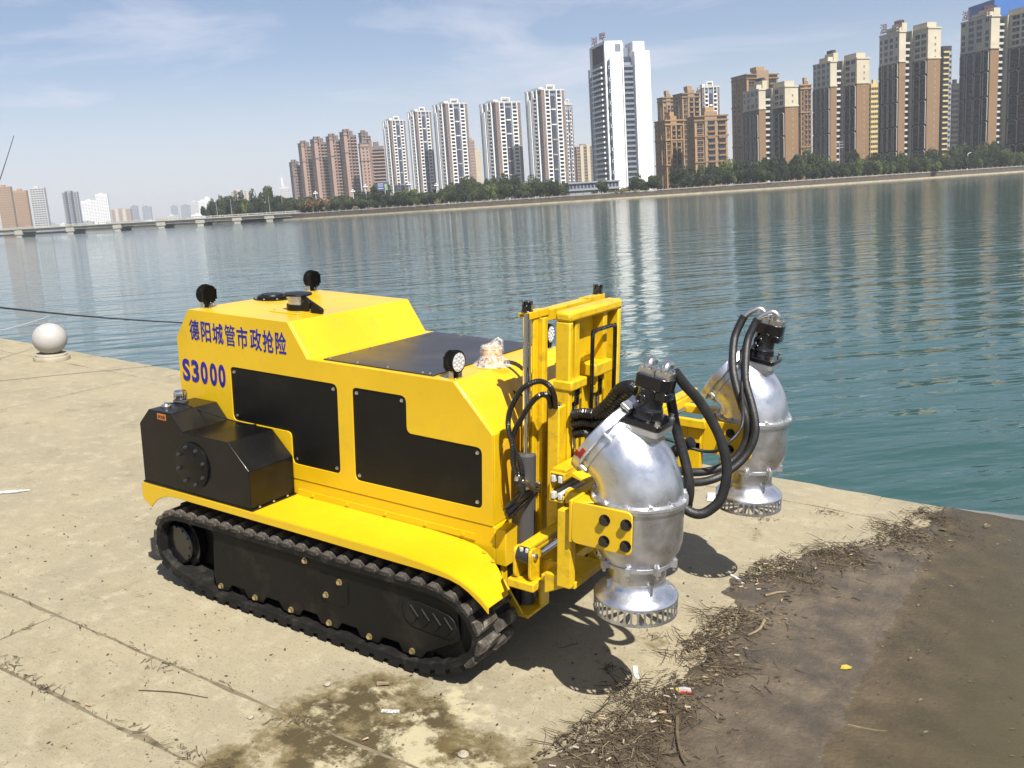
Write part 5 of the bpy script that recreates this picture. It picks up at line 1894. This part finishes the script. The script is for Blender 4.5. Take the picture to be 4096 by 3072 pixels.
o = empty('parked_van', bgp(20.5, 428, GZ), R(33)); tag(o, 'white van parked on the far bank among the trees', 'van')
b = MB(); b.prism(rounded([(-1.7, .35), (-1.7, 2.1), (1.0, 2.2), (1.6, 1.3), (1.8, 1.1), (1.8, .35)], .2), -.9, .9); b.build('body', 'b_white', o)
b = MB(); b.box(-1.4, .9, -.93, -.9, 1.25, 1.85); b.build('window', 'glass_dark', o, 0)
for x in (-1.1, 1.1):
    b = MB(); b.cyl((x, -.95, .33), (x, -.7, .33), .33, n=14); b.build('wheel', 'b_charcoal', o)
o = empty('pavilion', bgp(145, 448, GZ)); tag(o, 'small pavilion with a red hipped roof among the bank trees', 'pavilion')
bmat('b_redroof', (0.42, 0.12, 0.07))
b = MB(); b.lathe([(3.0, 9.6), (1.6, 10.9), (.1, 11.8)], (0, 0, 0), 6); b.build('roof', 'b_redroof', o, 0)
b = MB(); b.cyl((0, 0, 0), (0, 0, 9.7), 1.7, n=6); b.build('wall', 'b_cream', o, 0)
b = MB(); q = bgp(158, 446, GZ); b.cyl(q, q + Vector((0, 0, 17)), .22, .15, n=6)
for z in (14, 15.2, 16.4):
    b.add([tuple(q + RT * -2 + Vector((0, 0, z))), tuple(q + RT * 2 + Vector((0, 0, z))), tuple(q + RT * 2 + Vector((0, 0, z + .25))), tuple(q + RT * -2 + Vector((0, 0, z + .25))),
           tuple(q + FW * .2 + RT * -2 + Vector((0, 0, z))), tuple(q + FW * .2 + RT * 2 + Vector((0, 0, z))), tuple(q + FW * .2 + RT * 2 + Vector((0, 0, z + .25))), tuple(q + FW * .2 + RT * -2 + Vector((0, 0, z + .25)))],
          [(0, 1, 2, 3), (4, 7, 6, 5), (0, 4, 5, 1), (3, 2, 6, 7), (0, 3, 7, 4), (1, 5, 6, 2)])
tag(b.build('utility_pole', 'b_grey'), 'grey utility pole with three cross arms before the brown towers', 'utility pole')
b = MB(); q = bgp(222, 455, GZ); b.tube(spline([q, q + Vector((0, 0, 4)), q + Vector((0, 0, 7.2)), q + RT * .5 + Vector((0, 0, 7.9)), q + RT * 1.6 + Vector((0, 0, 8.1))], 5), .13, 6)
tag(b.build('lamp_post', 'b_white'), 'white curved lamp post at the right end of the embankment', 'lamp post')

# ------------------------------------------------------------------ trees on the far bank
def leafmat(name, c0, c1):
    m = bpy.data.materials.new(name); m.use_nodes = True
    n, l = m.node_tree.nodes, m.node_tree.links
    b = n['Principled BSDF']; b.inputs['Roughness'].default_value = .7; b.inputs['Specular IOR Level'].default_value = .2
    t = n.new('ShaderNodeTexCoord'); x = n.new('ShaderNodeTexNoise'); x.inputs['Scale'].default_value = .55; x.inputs['Detail'].default_value = 4
    l.new(t.outputs['Object'], x.inputs['Vector'])
    r = n.new('ShaderNodeMapRange'); r.inputs['From Min'].default_value = .36; r.inputs['From Max'].default_value = .64; l.new(x.outputs['Fac'], r.inputs['Value'])
    mx = n.new('ShaderNodeMix'); mx.data_type = 'RGBA'; mx.inputs['A'].default_value = (*c0, 1); mx.inputs['B'].default_value = (*c1, 1)
    l.new(r.outputs['Result'], mx.inputs['Factor']); l.new(mx.outputs['Result'], b.inputs['Base Color'])
    MATS[name] = m
leafmat('leaf_dark', (0.011, 0.019, 0.010), (0.034, 0.048, 0.020))
leafmat('leaf_mid', (0.020, 0.031, 0.012), (0.066, 0.082, 0.028))
leafmat('leaf_lime', (0.05, 0.07, 0.016), (0.12, 0.145, 0.035))
leafmat('leaf_rust', (0.05, 0.045, 0.022), (0.26, 0.14, 0.06))
leafmat('leaf_straw', (0.12, 0.11, 0.05), (0.25, 0.21, 0.11))
mat('bark', (0.07, 0.055, 0.04), 0.9, var=0.3, vscale=3)
def crown(seed, n=1500, lobes=13, tall=1.0, leaf=.26):
    rd = random.Random(seed)
    V, F = [], []
    L = []
    for k in range(lobes):
        a, q = rd.uniform(0, 6.28), math.sqrt(rd.random()) * .62
        z = .40 + rd.uniform(-.12, .34) * tall
        L.append((Vector((math.cos(a) * q, math.sin(a) * q, z)), rd.uniform(.20, .36)))
    for i in range(n):
        c, r = L[rd.randrange(lobes)]
        d = Vector((rd.gauss(0, 1), rd.gauss(0, 1), rd.gauss(0, 1))).normalized()
        p = c + Vector((d.x, d.y, d.z * .8)) * r * (rd.uniform(.75, 1.06))
        if p.z < .06:
            continue
        s = leaf * .2 * rd.uniform(.6, 1.5)
        u = Vector((rd.gauss(0, 1), rd.gauss(0, 1), rd.gauss(0, .6))).normalized()
        w = u.cross(d + Vector((rd.gauss(0, .5), rd.gauss(0, .5), rd.gauss(0, .5)))).normalized()
        o = len(V)
        V += [p - u * s, p - w * s * .7, p + u * s, p + w * s * .7]
        F.append((o, o + 1, o + 2, o + 3))
    return V, F
CM = {}
for s_ in range(6):
    V, F = crown(100 + s_, 2200, 15 if s_ < 4 else 9, 1.0 if s_ % 2 else .8)
    for mn in ('leaf_dark', 'leaf_mid', 'leaf_lime', 'leaf_rust', 'leaf_straw'):
        me = bpy.data.meshes.new('crown'); me.from_pydata([tuple(v) for v in V], [], F); me.materials.append(MATS[mn]); CM[s_, mn] = me
tb = MB()
tb.tube([(0, 0, -.02), (.01, 0, .2), (-.01, .02, .45), (.02, 0, .62)], [.035, .028, .02, .008], 6)
for a in (0.4, 2.5, 4.4):
    tb.tube([(0, 0, .28), (math.cos(a) * .16, math.sin(a) * .16, .42), (math.cos(a) * .3, math.sin(a) * .3, .56)], [.018, .012, .005], 5)
TM = tb.mesh('trunk', 'bark')
def tree(r, d, h, w, mn, s_, label, group, nm='broadleaf_tree'):
    o = empty(nm, bgp(r, d, GZ - .3), random.uniform(0, 6.28))
    tag(o, label, 'tree', group)
    c = link('crown', CM[s_, mn], o); c.scale = (w, w, h)
    k = link('trunk', TM, o); k.scale = (w * .6, w * .6, h)
def tree_label(rr, row, mn):
    kind = {'leaf_dark': 'dark green', 'leaf_mid': 'mid green', 'leaf_lime': 'yellow green'}[mn]
    place = next(p for lim, p in ((-118, 'behind the right end of the bridge'), (-62, 'below the brown cluster'), (-20, 'below the group of three white towers'), (20, 'below the left of the pair of white towers'), (46, 'left of the white tower'),
                                  (80, 'at the foot of the white tower'), (122, 'below the orange blocks'), (158, 'below the lowest cream topped tower'), (186, 'below the second cream topped tower'), (224, 'below the first signed tower'), (999, 'below the signed tower at the right edge')) if rr < lim)
    s = '%s tree in the %s row %s' % (kind, ('front', 'back')[row], place)
    return s, s.replace('tree in', 'trees in')
random.seed(21)
r = -165.0
while r < 300:
    d0 = shore_d(r)
    rows = 2
    for row in range(rows):
        rr = r + random.uniform(-1.5, 1.5)
        gap_w = 44 < rr < 76
        if gap_w and (row == 1 or random.random() < .55):
            continue
        if 27 < rr < 46 and (row == 1 or random.random() < .6):
            continue
        if -20 < rr < 8:
            h = random.uniform(9.5, 12.5)
        elif rr > 95:
            h = random.uniform(8.0, 12.5)
        elif rr < -110:
            h = random.uniform(8, 14)
        else:
            h = random.uniform(6.5, 10)
        h *= (.80, 1.12)[row] * random.uniform(.8, 1.15)
        mn = random.choices(['leaf_dark', 'leaf_mid', 'leaf_lime'], [.50, .40, .10])[0]
        tree(rr, d0 + (4.2, 11)[row] + random.uniform(-1.2, 2.5), h, random.uniform(3.8, 5.8) * (.9, 1.15)[row], mn, random.randrange(6),
             *tree_label(rr, row, mn))
    r += random.uniform(3.2, 4.8) * (1.0 if r > -110 else 1.25)
for rr, dd, h, w, mn, lb in ((-93, 468, 8.5, 6.5, 'leaf_rust', 'broad rust coloured flowering tree at the end of the bridge, left of two'), (-84, 462, 9.0, 6.5, 'leaf_rust', 'broad rust coloured flowering tree at the end of the bridge, right of two'),
                             (91, 417, 5.0, 3.0, 'leaf_rust', 'small rust coloured tree at the foot of the orange block'), (168, 430, 9.0, 5.5, 'leaf_lime', 'bright yellow green tree before the second cream topped tower'),
                             (152, 432, 7.0, 3.4, 'leaf_lime', 'small lime green tree before the utility pole'), (199, 440, 6.0, 4.0, 'leaf_lime', 'low lime green tree before the signed tower')):
    tree(rr, dd, h, w, mn, 2, lb, None)
for k in range(34):
    rr = random.choice([random.uniform(-95, 45), random.uniform(48, 78)])
    tree(rr, shore_d(rr) + random.uniform(1.4, 3.0), random.uniform(1.6, 3.2), random.uniform(1.4, 2.6), random.choice(['leaf_mid', 'leaf_straw', 'leaf_dark']), random.randrange(6), 'low shrub by the embankment railing on the far bank', 'shrubs by the embankment railing', 'shrub')

# ------------------------------------------------------------------ foreground props (slipway coordinates through RAMP)
def on_ramp(o, x, y, z=0.0, rz=0.0):
    o.matrix_world = RAMP @ Matrix.Translation((x, y, z)) @ Matrix.Rotation(rz, 4, 'Z')
    return o
ball = on_ramp(empty('stone_ball_bollard'), -8.47, 3.02)
tag(ball, 'round speckled granite ball on a ring base at the edge of the quay', 'bollard')
b = MB()
b.lathe([(.205, -.02), (.208, .035), (.200, .050), (.185, .055), (.185, .070), (.172, .080), (.10, .082)], (0, 0, 0), 36)
b.build('base', 'stone_base', ball)
b = MB()
prof = []
for k in range(25):
    t = math.pi * k / 24
    prof.append((max(.0, .197 * math.sin(t)), .068 + .190 - .190 * math.cos(t)))
b.lathe(prof, (0, 0, 0), 48)
b.build('ball', 'granite', ball, smooth=60)

CAMP = Vector((2.33, -3.516, 2.4))
def rod(name, a, c, r0, r1, m, label):
    b = MB(); a, c = Vector(a), Vector(c)
    pts = [a.lerp(c, t / 10) - Vector((0, 0, .10 * math.sin(math.pi * t / 10))) * (0.4) for t in range(11)]
    b.tube(pts, [r0 + (r1 - r0) * t / 10 for t in range(11)], 8)
    b.cyl((a.x, a.y, -.03), a, .008, n=8)      # bank stick that holds the butt
    o = b.build(name, m)
    o.matrix_world = RAMP
    return tag(o, label, 'fishing rod')
def along(d, k):
    return CAMP + Vector(d) * k
rod('fishing_rod', along((-.8895, .448, -.128), 11.0), along((-.74, .652, -.165), 11.8), .011, .006, 'rod_black', 'black fishing rod held out over the lake behind the vehicle')
rod('fishing_rod', along((-.884, .443, -.158), 10.6), along((-.845, .514, -.146), 10.6), .0035, .002, 'rod_pale', 'short pale fishing rod pointing over the quay above the stone ball')
rod('fishing_rod', along((-.880, .470, -.080), 12.0), along((-.861, .509, .020), 12.0), .008, .003, 'rod_black', 'thin fishing rod rising against the sky at the left edge')

rd = random.Random(77)
def patchy(x, y):
    return noise.noise(Vector((x * 3.4, y * 3.4, 9.))) + .5 * noise.noise(Vector((x * 9, y * 9, 4.))) < rd.uniform(-.35, .25)
# twigs and stalks, uncountable: one mesh with three shades
V = MB()
def twig(x, y, L, r, a, m, lift=.012):
    k = rd.uniform(-.5, .5)
    pts = []
    px, py, aa = x, y, a
    for i in range(4):
        pts.append((px, py, lift + rd.uniform(0, .008)))
        px += math.cos(aa) * L / 3; py += math.sin(aa) * L / 3; aa += k * rd.random()
    V.tube(pts, [r, r, r * .8, r * .5], 4, m)
for i in range(1000):
    y = rd.uniform(-1.3, 3.3)
    e = abs(rd.gauss(0, .10)) if rd.random() < .88 else rd.uniform(0, .65)
    x = xb(y) + e - .03 + .13 * noise.noise(Vector((y * 2.2, 3., 1.)))
    if patchy(x, y):
        continue
    twig(x, y, rd.choice([.02, .03, .045, .07, .10]) * rd.uniform(.7, 1.3), rd.uniform(.0010, .0032), rd.uniform(0, 6.28), rd.choices([0, 1, 2], [.55, .3, .15])[0])
# denser clumps
for (cx, cy, s, cnt) in ((.80, .05, .10, 260), (.86, -.30, .13, 330), (1.12, 2.15, .12, 230), (.98, 1.75, .10, 200), (1.38, 2.75, .10, 160), (1.52, 3.2, .08, 140), (.92, .55, .10, 200), (.85, .95, .08, 150)):
    for i in range(cnt):
        twig(rd.gauss(cx, s), rd.gauss(cy, s), rd.choice([.03, .05, .08, .13]) * rd.uniform(.7, 1.3), rd.uniform(.0009, .0024), rd.uniform(0, 6.28), rd.choices([0, 1, 2], [.58, .3, .12])[0], .012 + rd.random() * .012)
o = V.build('plant_debris', ['twig_dark', 'twig_mid', 'twig_pale'], smooth=0); o.matrix_world = RAMP; stuff(o)
o['label'] = 'drift line of twigs and stalks on the silt'; o['category'] = 'debris'
# crumbs: small flakes of leaf and grit
V = MB()
def flake(x, y, s, m, z=.013):
    a = rd.uniform(0, 6.28); c, si = math.cos(a) * s, math.sin(a) * s
    t = rd.uniform(-.35, .35) * s
    V.add([(x - c, y - si, z), (x + si * .5, y - c * .5, z + abs(t)), (x + c, y + si, z + .001), (x - si * .5, y + c * .5, z + abs(t) * .5)], [(0, 1, 2, 3)], m)
for i in range(5200):
    y = rd.uniform(-1.4, 3.35)
    x = xb(y) + abs(rd.gauss(0, .17)) - .03
    if patchy(x, y):
        continue
    flake(x, y, rd.choice([.004, .006, .009, .013, .018]), rd.choices([0, 1, 2, 3], [.44, .34, .19, .03])[0], .013 + rd.random() * .006)
for i in range(3600):
    x, y = rd.uniform(-3.6, .85), rd.uniform(-1.9, 3.2)
    if -2.2 < x < .15 and -.34 < y < 1.4:
        continue
    flake(x, y, rd.choices([.002, .003, .005, .008, .012], [.35, .3, .2, .1, .05])[0], rd.choices([0, 1, 2], [.5, .3, .2])[0], .004)
o = V.build('leaf_crumbs', ['twig_dark', 'twig_mid', 'twig_pale', 'leaf_green'], smooth=0); o.matrix_world = RAMP; stuff(o)
o['label'] = 'crumbs of dead leaf scattered over silt and concrete'; o['category'] = 'debris'
# joints: dirt clumps and straw lying in the slab joints
V = MB()
for (x0, y0, x1, y1, cnt) in ((-2.8, -.89, -.3, -.89, 40), (-2.2, -1.355, -.3, -1.36, 70), (-2.23, -1.3, -2.23, -.9, 12)):
    for i in range(cnt):
        t = rd.random()
        x, y = x0 + (x1 - x0) * t + rd.gauss(0, .01), y0 + (y1 - y0) * t + rd.gauss(0, .016)
        twig(x, y, rd.choice([.015, .03, .06]), rd.uniform(.0008, .002), rd.uniform(-.5, .5) if y0 == y1 else rd.uniform(0, 3), rd.choices([0, 1, 2], [.5, .3, .2])[0], .003)
for (cx, cy, s, cnt) in ((-1.33, -.93, .05, 18), (-2.0, -1.33, .05, 30), (-1.6, -1.37, .04, 16), (-.62, -1.33, .05, 24), (-.45, -.93, .05, 30), (.52, .22, .03, 25), (.58, .62, .03, 18), (.55, 2.55, .05, 30), (.9, 2.9, .06, 40)):
    for i in range(cnt):
        twig(rd.gauss(cx, s), rd.gauss(cy, s * .6), rd.choice([.012, .025, .05]), rd.uniform(.0008, .002), rd.uniform(0, 6.28), rd.choices([0, 1, 2], [.6, .28, .12])[0], .004)
o = V.build('joint_straw', ['twig_dark', 'twig_mid', 'twig_pale'], smooth=0); o.matrix_world = RAMP; stuff(o)
o['label'] = 'straw and dirt caught in the joints of the concrete'; o['category'] = 'debris'

# countable litter
bm_ = MB(); bm_.cyl((-.013, 0, .004), (-.001, 0, .004), .0038, n=8, m=0); bm_.cyl((-.001, 0, .004), (.014, 0, .004), .0037, n=8, m=1)
BUTT = bm_.mesh('cigarette_butt', ['filter_orange', 'paper_white'])
bm_ = MB(); bm_.cyl((-.013, 0, .004), (.014, 0, .004), .0040, n=8, m=0)
BUTT2 = bm_.mesh('cigarette_butt', ['paper_white'])
for i in range(46):
    y = rd.choice([rd.uniform(-.9, .7), rd.uniform(1.3, 2.3), rd.uniform(-.9, .2)])
    x = xb(y) + abs(rd.gauss(.03, .16))
    bt = rd.choice([BUTT, BUTT2])
    o = on_ramp(link('cigarette_butt', bt), x, y, .018, rd.uniform(0, 6.28))
    zone = 'by the bottom edge' if y < -.2 else ('below the near pump shadow' if y < .9 else 'near the quay edge')
    s = ('orange tipped' if bt is BUTT else 'plain pale') + ' cigarette end in the drift line ' + zone
    tag(o, s, 'cigarette end', s.replace('end in', 'ends in'))
for k, (x, y) in enumerate(((-.08, -.86), (-2.33, .08), (-1.30, -1.335))):
    on_ramp(tag(link('cigarette_butt', BUTT), ['yellow cigarette end on the stained concrete before the track', 'yellow cigarette end beside the plastic scrap behind the vehicle', 'yellow cigarette end in the joint near the bottom edge'][k], 'cigarette end'), x, y, .006, 1.2 + k)
def stick(pts, r, m, label, nm='stick'):
    b = MB(); P = spline(pts, 5); b.tube(P, [r * (1 - .5 * i / len(P)) for i in range(len(P))], 7)
    o = b.build(nm, m); o.matrix_world = RAMP
    return tag(o, label, 'stick')
stick([(1.02, 1.07, .022), (1.03, .95, .025), (1.00, .86, .022)], .009, 'twig_pale', 'short pale split stick on the silt beyond the near pump')
stick([(.98, -.02, .02), (1.03, -.14, .025), (1.09, -.25, .025), (1.14, -.31, .02)], .009, 'twig_mid', 'long dark stick lying in the bottom drift line')
stick([(1.02, .0, .03), (1.02, -.12, .02), (1.05, -.24, .02)], .006, 'twig_dark', 'thin black stick crossing the long dark stick')
stick([(.93, 1.36, .02), (.98, 1.44, .02), (1.02, 1.47, .02)], .008, 'twig_pale', 'stubby pale stick near the water beyond the near pump')
stick([(-1.22, -1.13, .004), (-1.06, -1.05, .005), (-.90, -1.0, .004)], .0025, 'twig_dark', 'thin forked black twig on the pale slab', 'twig')
stick([(-.32, -.50, .010), (-.27, -.47, .012)], .012, 'wood', 'stub of driftwood on the concrete beside the track', 'driftwood')
stick([(1.62, .35, .0), (1.70, .37, .0), (1.78, .40, .0)], .011, 'twig_pale', 'pale piece of wood floating on the muddy water', 'driftwood')
def rock(x, y, s, label, m='pebble', nm='stone'):
    b = MB(); prof = []
    for k in range(7):
        t = math.pi * k / 6
        prof.append((s * math.sin(t) * (1 + .2 * math.sin(k * 3.1)), s * .55 * (1 - math.cos(t)) * .9))
    b.lathe(prof, (0, 0, 0), 9)
    b.v = [tuple(Vector(v) * (1 + .25 * noise.noise(Vector(v) * (1.6 / s) + Vector((x, y, 0))))) for v in b.v]
    o = b.build(nm, m, smooth=0)
    on_ramp(o, x, y, -.004)
    return tag(o, label, 'stone')
rock(.33, -.72, .024, 'knobbly pale stone below the pump shadow')
rock(-1.62, -.20, .018, 'small brown stone left of the track')
rock(-.52, -.62, .020, 'small olive stone on the wet stain')
rock(-.62, -1.0, .016, 'small grey stone in the cracked joint')
rock(.28, -.42, .010, 'tiny stone between the two stains')
# yellow leaf, wrapper, plastic scraps
def sheet(name, pts, m, label, cat, x, y, z, rz, th=.0012):
    b = MB()
    n_ = len(pts)
    V_ = [(p[0], p[1], p[2]) for p in pts] + [(p[0], p[1], p[2] - th) for p in pts]
    b.add(V_, [tuple(range(n_)), tuple(range(2 * n_ - 1, n_ - 1, -1))] + [(i, n_ + i, n_ + (i + 1) % n_, (i + 1) % n_) for i in range(n_)])
    o = b.build(name, m, smooth=0); on_ramp(o, x, y, z, rz)
    return tag(o, label, cat)
sheet('leaf', [(-.03, 0, 0), (-.012, -.018, .006), (.02, -.014, .004), (.035, .002, .0), (.015, .016, .008), (-.014, .015, .01)], 'leaf_yellow', 'bright yellow leaf on the wet silt near the water', 'leaf', 1.50, .82, .012, .8)
sheet('leaf', [(-.03, 0, 0), (-.012, -.014, .006), (.02, -.012, .004), (.035, .002, .0), (.015, .012, .008), (-.014, .012, .01)], 'twig_mid', 'brown curled leaf at the top of the drift line', 'leaf', 1.62, 2.95, .02, .3)
sheet('leaf', [(-.04, 0, 0), (-.012, -.02, .006), (.02, -.016, .004), (.035, .002, .0), (.015, .016, .012), (-.014, .015, .01)], 'twig_pale', 'pale curled leaf where the silt meets the lake', 'leaf', 1.86, 3.18, .02, 1.3)
o = empty('snack_wrapper'); on_ramp(o, .925, .20, .02, .5); tag(o, 'crumpled yellow and red wrapper with foil inside on the silt edge', 'wrapper')
b = MB(); b.prism([(-.03, 0), (-.028, .012), (0, .016), (.028, .010), (.03, 0), (.0, .002)], -.012, .010, 'y'); b.build('foil', 'wrapper_silver', o, smooth=0)
b = MB(); b.prism([(-.032, -.002), (-.01, .008), (.03, .004), (.03, -.002)], -.018, -.0125, 'y'); b.build('red_edge', 'wrapper_red', o, smooth=0)
b = MB(); b.box(-.042, -.031, -.014, .004, .002, .014); b.build('yellow_corner', 'leaf_yellow', o, smooth=0, bevel=.002)
def film(pts, label, m='film_white'):
    b = MB(); V_, F_ = [], []
    P = spline([Vector((p[0], p[1], p[2])) for p in pts], 6)
    W_ = [p[3] for p in pts]
    for i, p in enumerate(P):
        t = i / (len(P) - 1) * (len(W_) - 1)
        k = min(int(t), len(W_) - 2); w = W_[k] + (W_[k + 1] - W_[k]) * (t - k)
        d = (P[min(i + 1, len(P) - 1)] - P[max(i - 1, 0)]).normalized(); q = Vector((-d.y, d.x, 0)) * w
        for s in (-1, -.3, .4, 1):
            V_.append(p + q * s + Vector((0, 0, .006 * noise.noise(Vector((i * .8, s * 2, 1))) + .004)))
    for i in range(len(P) - 1):
        for k in range(3):
            F_.append((i * 4 + k, i * 4 + k + 1, i * 4 + k + 5, i * 4 + k + 4))
    b.add(V_, F_)
    o = b.build('plastic_scrap', m, smooth=60); o.matrix_world = RAMP
    return tag(o, label, 'plastic scrap')
film([(-2.62, .06, .004, .02), (-2.56, .17, .006, .03), (-2.52, .28, .008, .02), (-2.43, .36, .004, .006), (-2.36, .44, .004, .004)], 'torn scrap of white plastic film on the concrete behind the vehicle')
film([(-4.36, .0, .004, .03), (-4.28, .08, .006, .03), (-4.22, .16, .004, .008)], 'white plastic strip on the concrete at the left edge')
film([(.63, .30, .004, .012), (.66, .24, .005, .012), (.69, .20, .004, .010)], 'narrow clear plastic strip in the shadow of the near pump')
film([(.07, 2.84, .005, .03), (.10, 2.76, .03, .04), (.12, 2.66, .005, .03)], 'crumpled clear plastic lying against the far strainer')
film([(-.16, -.66, .004, .012), (-.12, -.64, .005, .014), (-.09, -.62, .004, .010)], 'white plastic chip on the wet stain')
film([(.66, 1.55, .005, .008), (.74, 1.50, .006, .009), (.80, 1.42, .005, .005)], 'white plastic sliver on the dry concrete near the silt edge')

V = MB()
for i in range(260):
    y = rd.uniform(-1.2, 3.3); x = rd.uniform(1.5, 2.6)
    s_ = rd.choice([.004, .006, .009, .014]); a = rd.uniform(0, 6.28); c_, q_ = math.cos(a) * s_, math.sin(a) * s_
    m_ = rd.choices([0, 1, 2], [.3, .3, .4])[0]
    V.add([(x - c_, y - q_, WL + .003), (x + q_ * .5, y - c_ * .5, WL + .004), (x + c_, y + q_, WL + .003), (x - q_ * .5, y + c_ * .5, WL + .004)], [(0, 1, 2, 3)], m_)
o = V.build('floating_crumbs', ['twig_dark', 'twig_mid', 'twig_pale'], smooth=0); stuff(o)
o['label'] = 'bits of dead leaf floating on the muddy shallow water'; o['category'] = 'debris'

# ------------------------------------------------------------------ air
m = bpy.data.materials.new('haze'); m.use_nodes = True
n, l = m.node_tree.nodes, m.node_tree.links
n.remove(n['Principled BSDF'])
pv = n.new('ShaderNodeVolumePrincipled')
pv.inputs['Color'].default_value = (0.90, 0.94, 1.0, 1)
pv.inputs['Density'].default_value = 0.0002
pv.inputs['Anisotropy'].default_value = 0.15
l.new(pv.outputs['Volume'], n['Material Output'].inputs['Volume'])
b = MB(); b.box(-4200, 4200, -400, 5200, -6.0, 130.0)
hz = b.mesh('haze', m, 0)
o = stuff(link('haze', hz))
o['label'] = 'thin bluish haze over the lake and the far town'; o['category'] = 'haze'
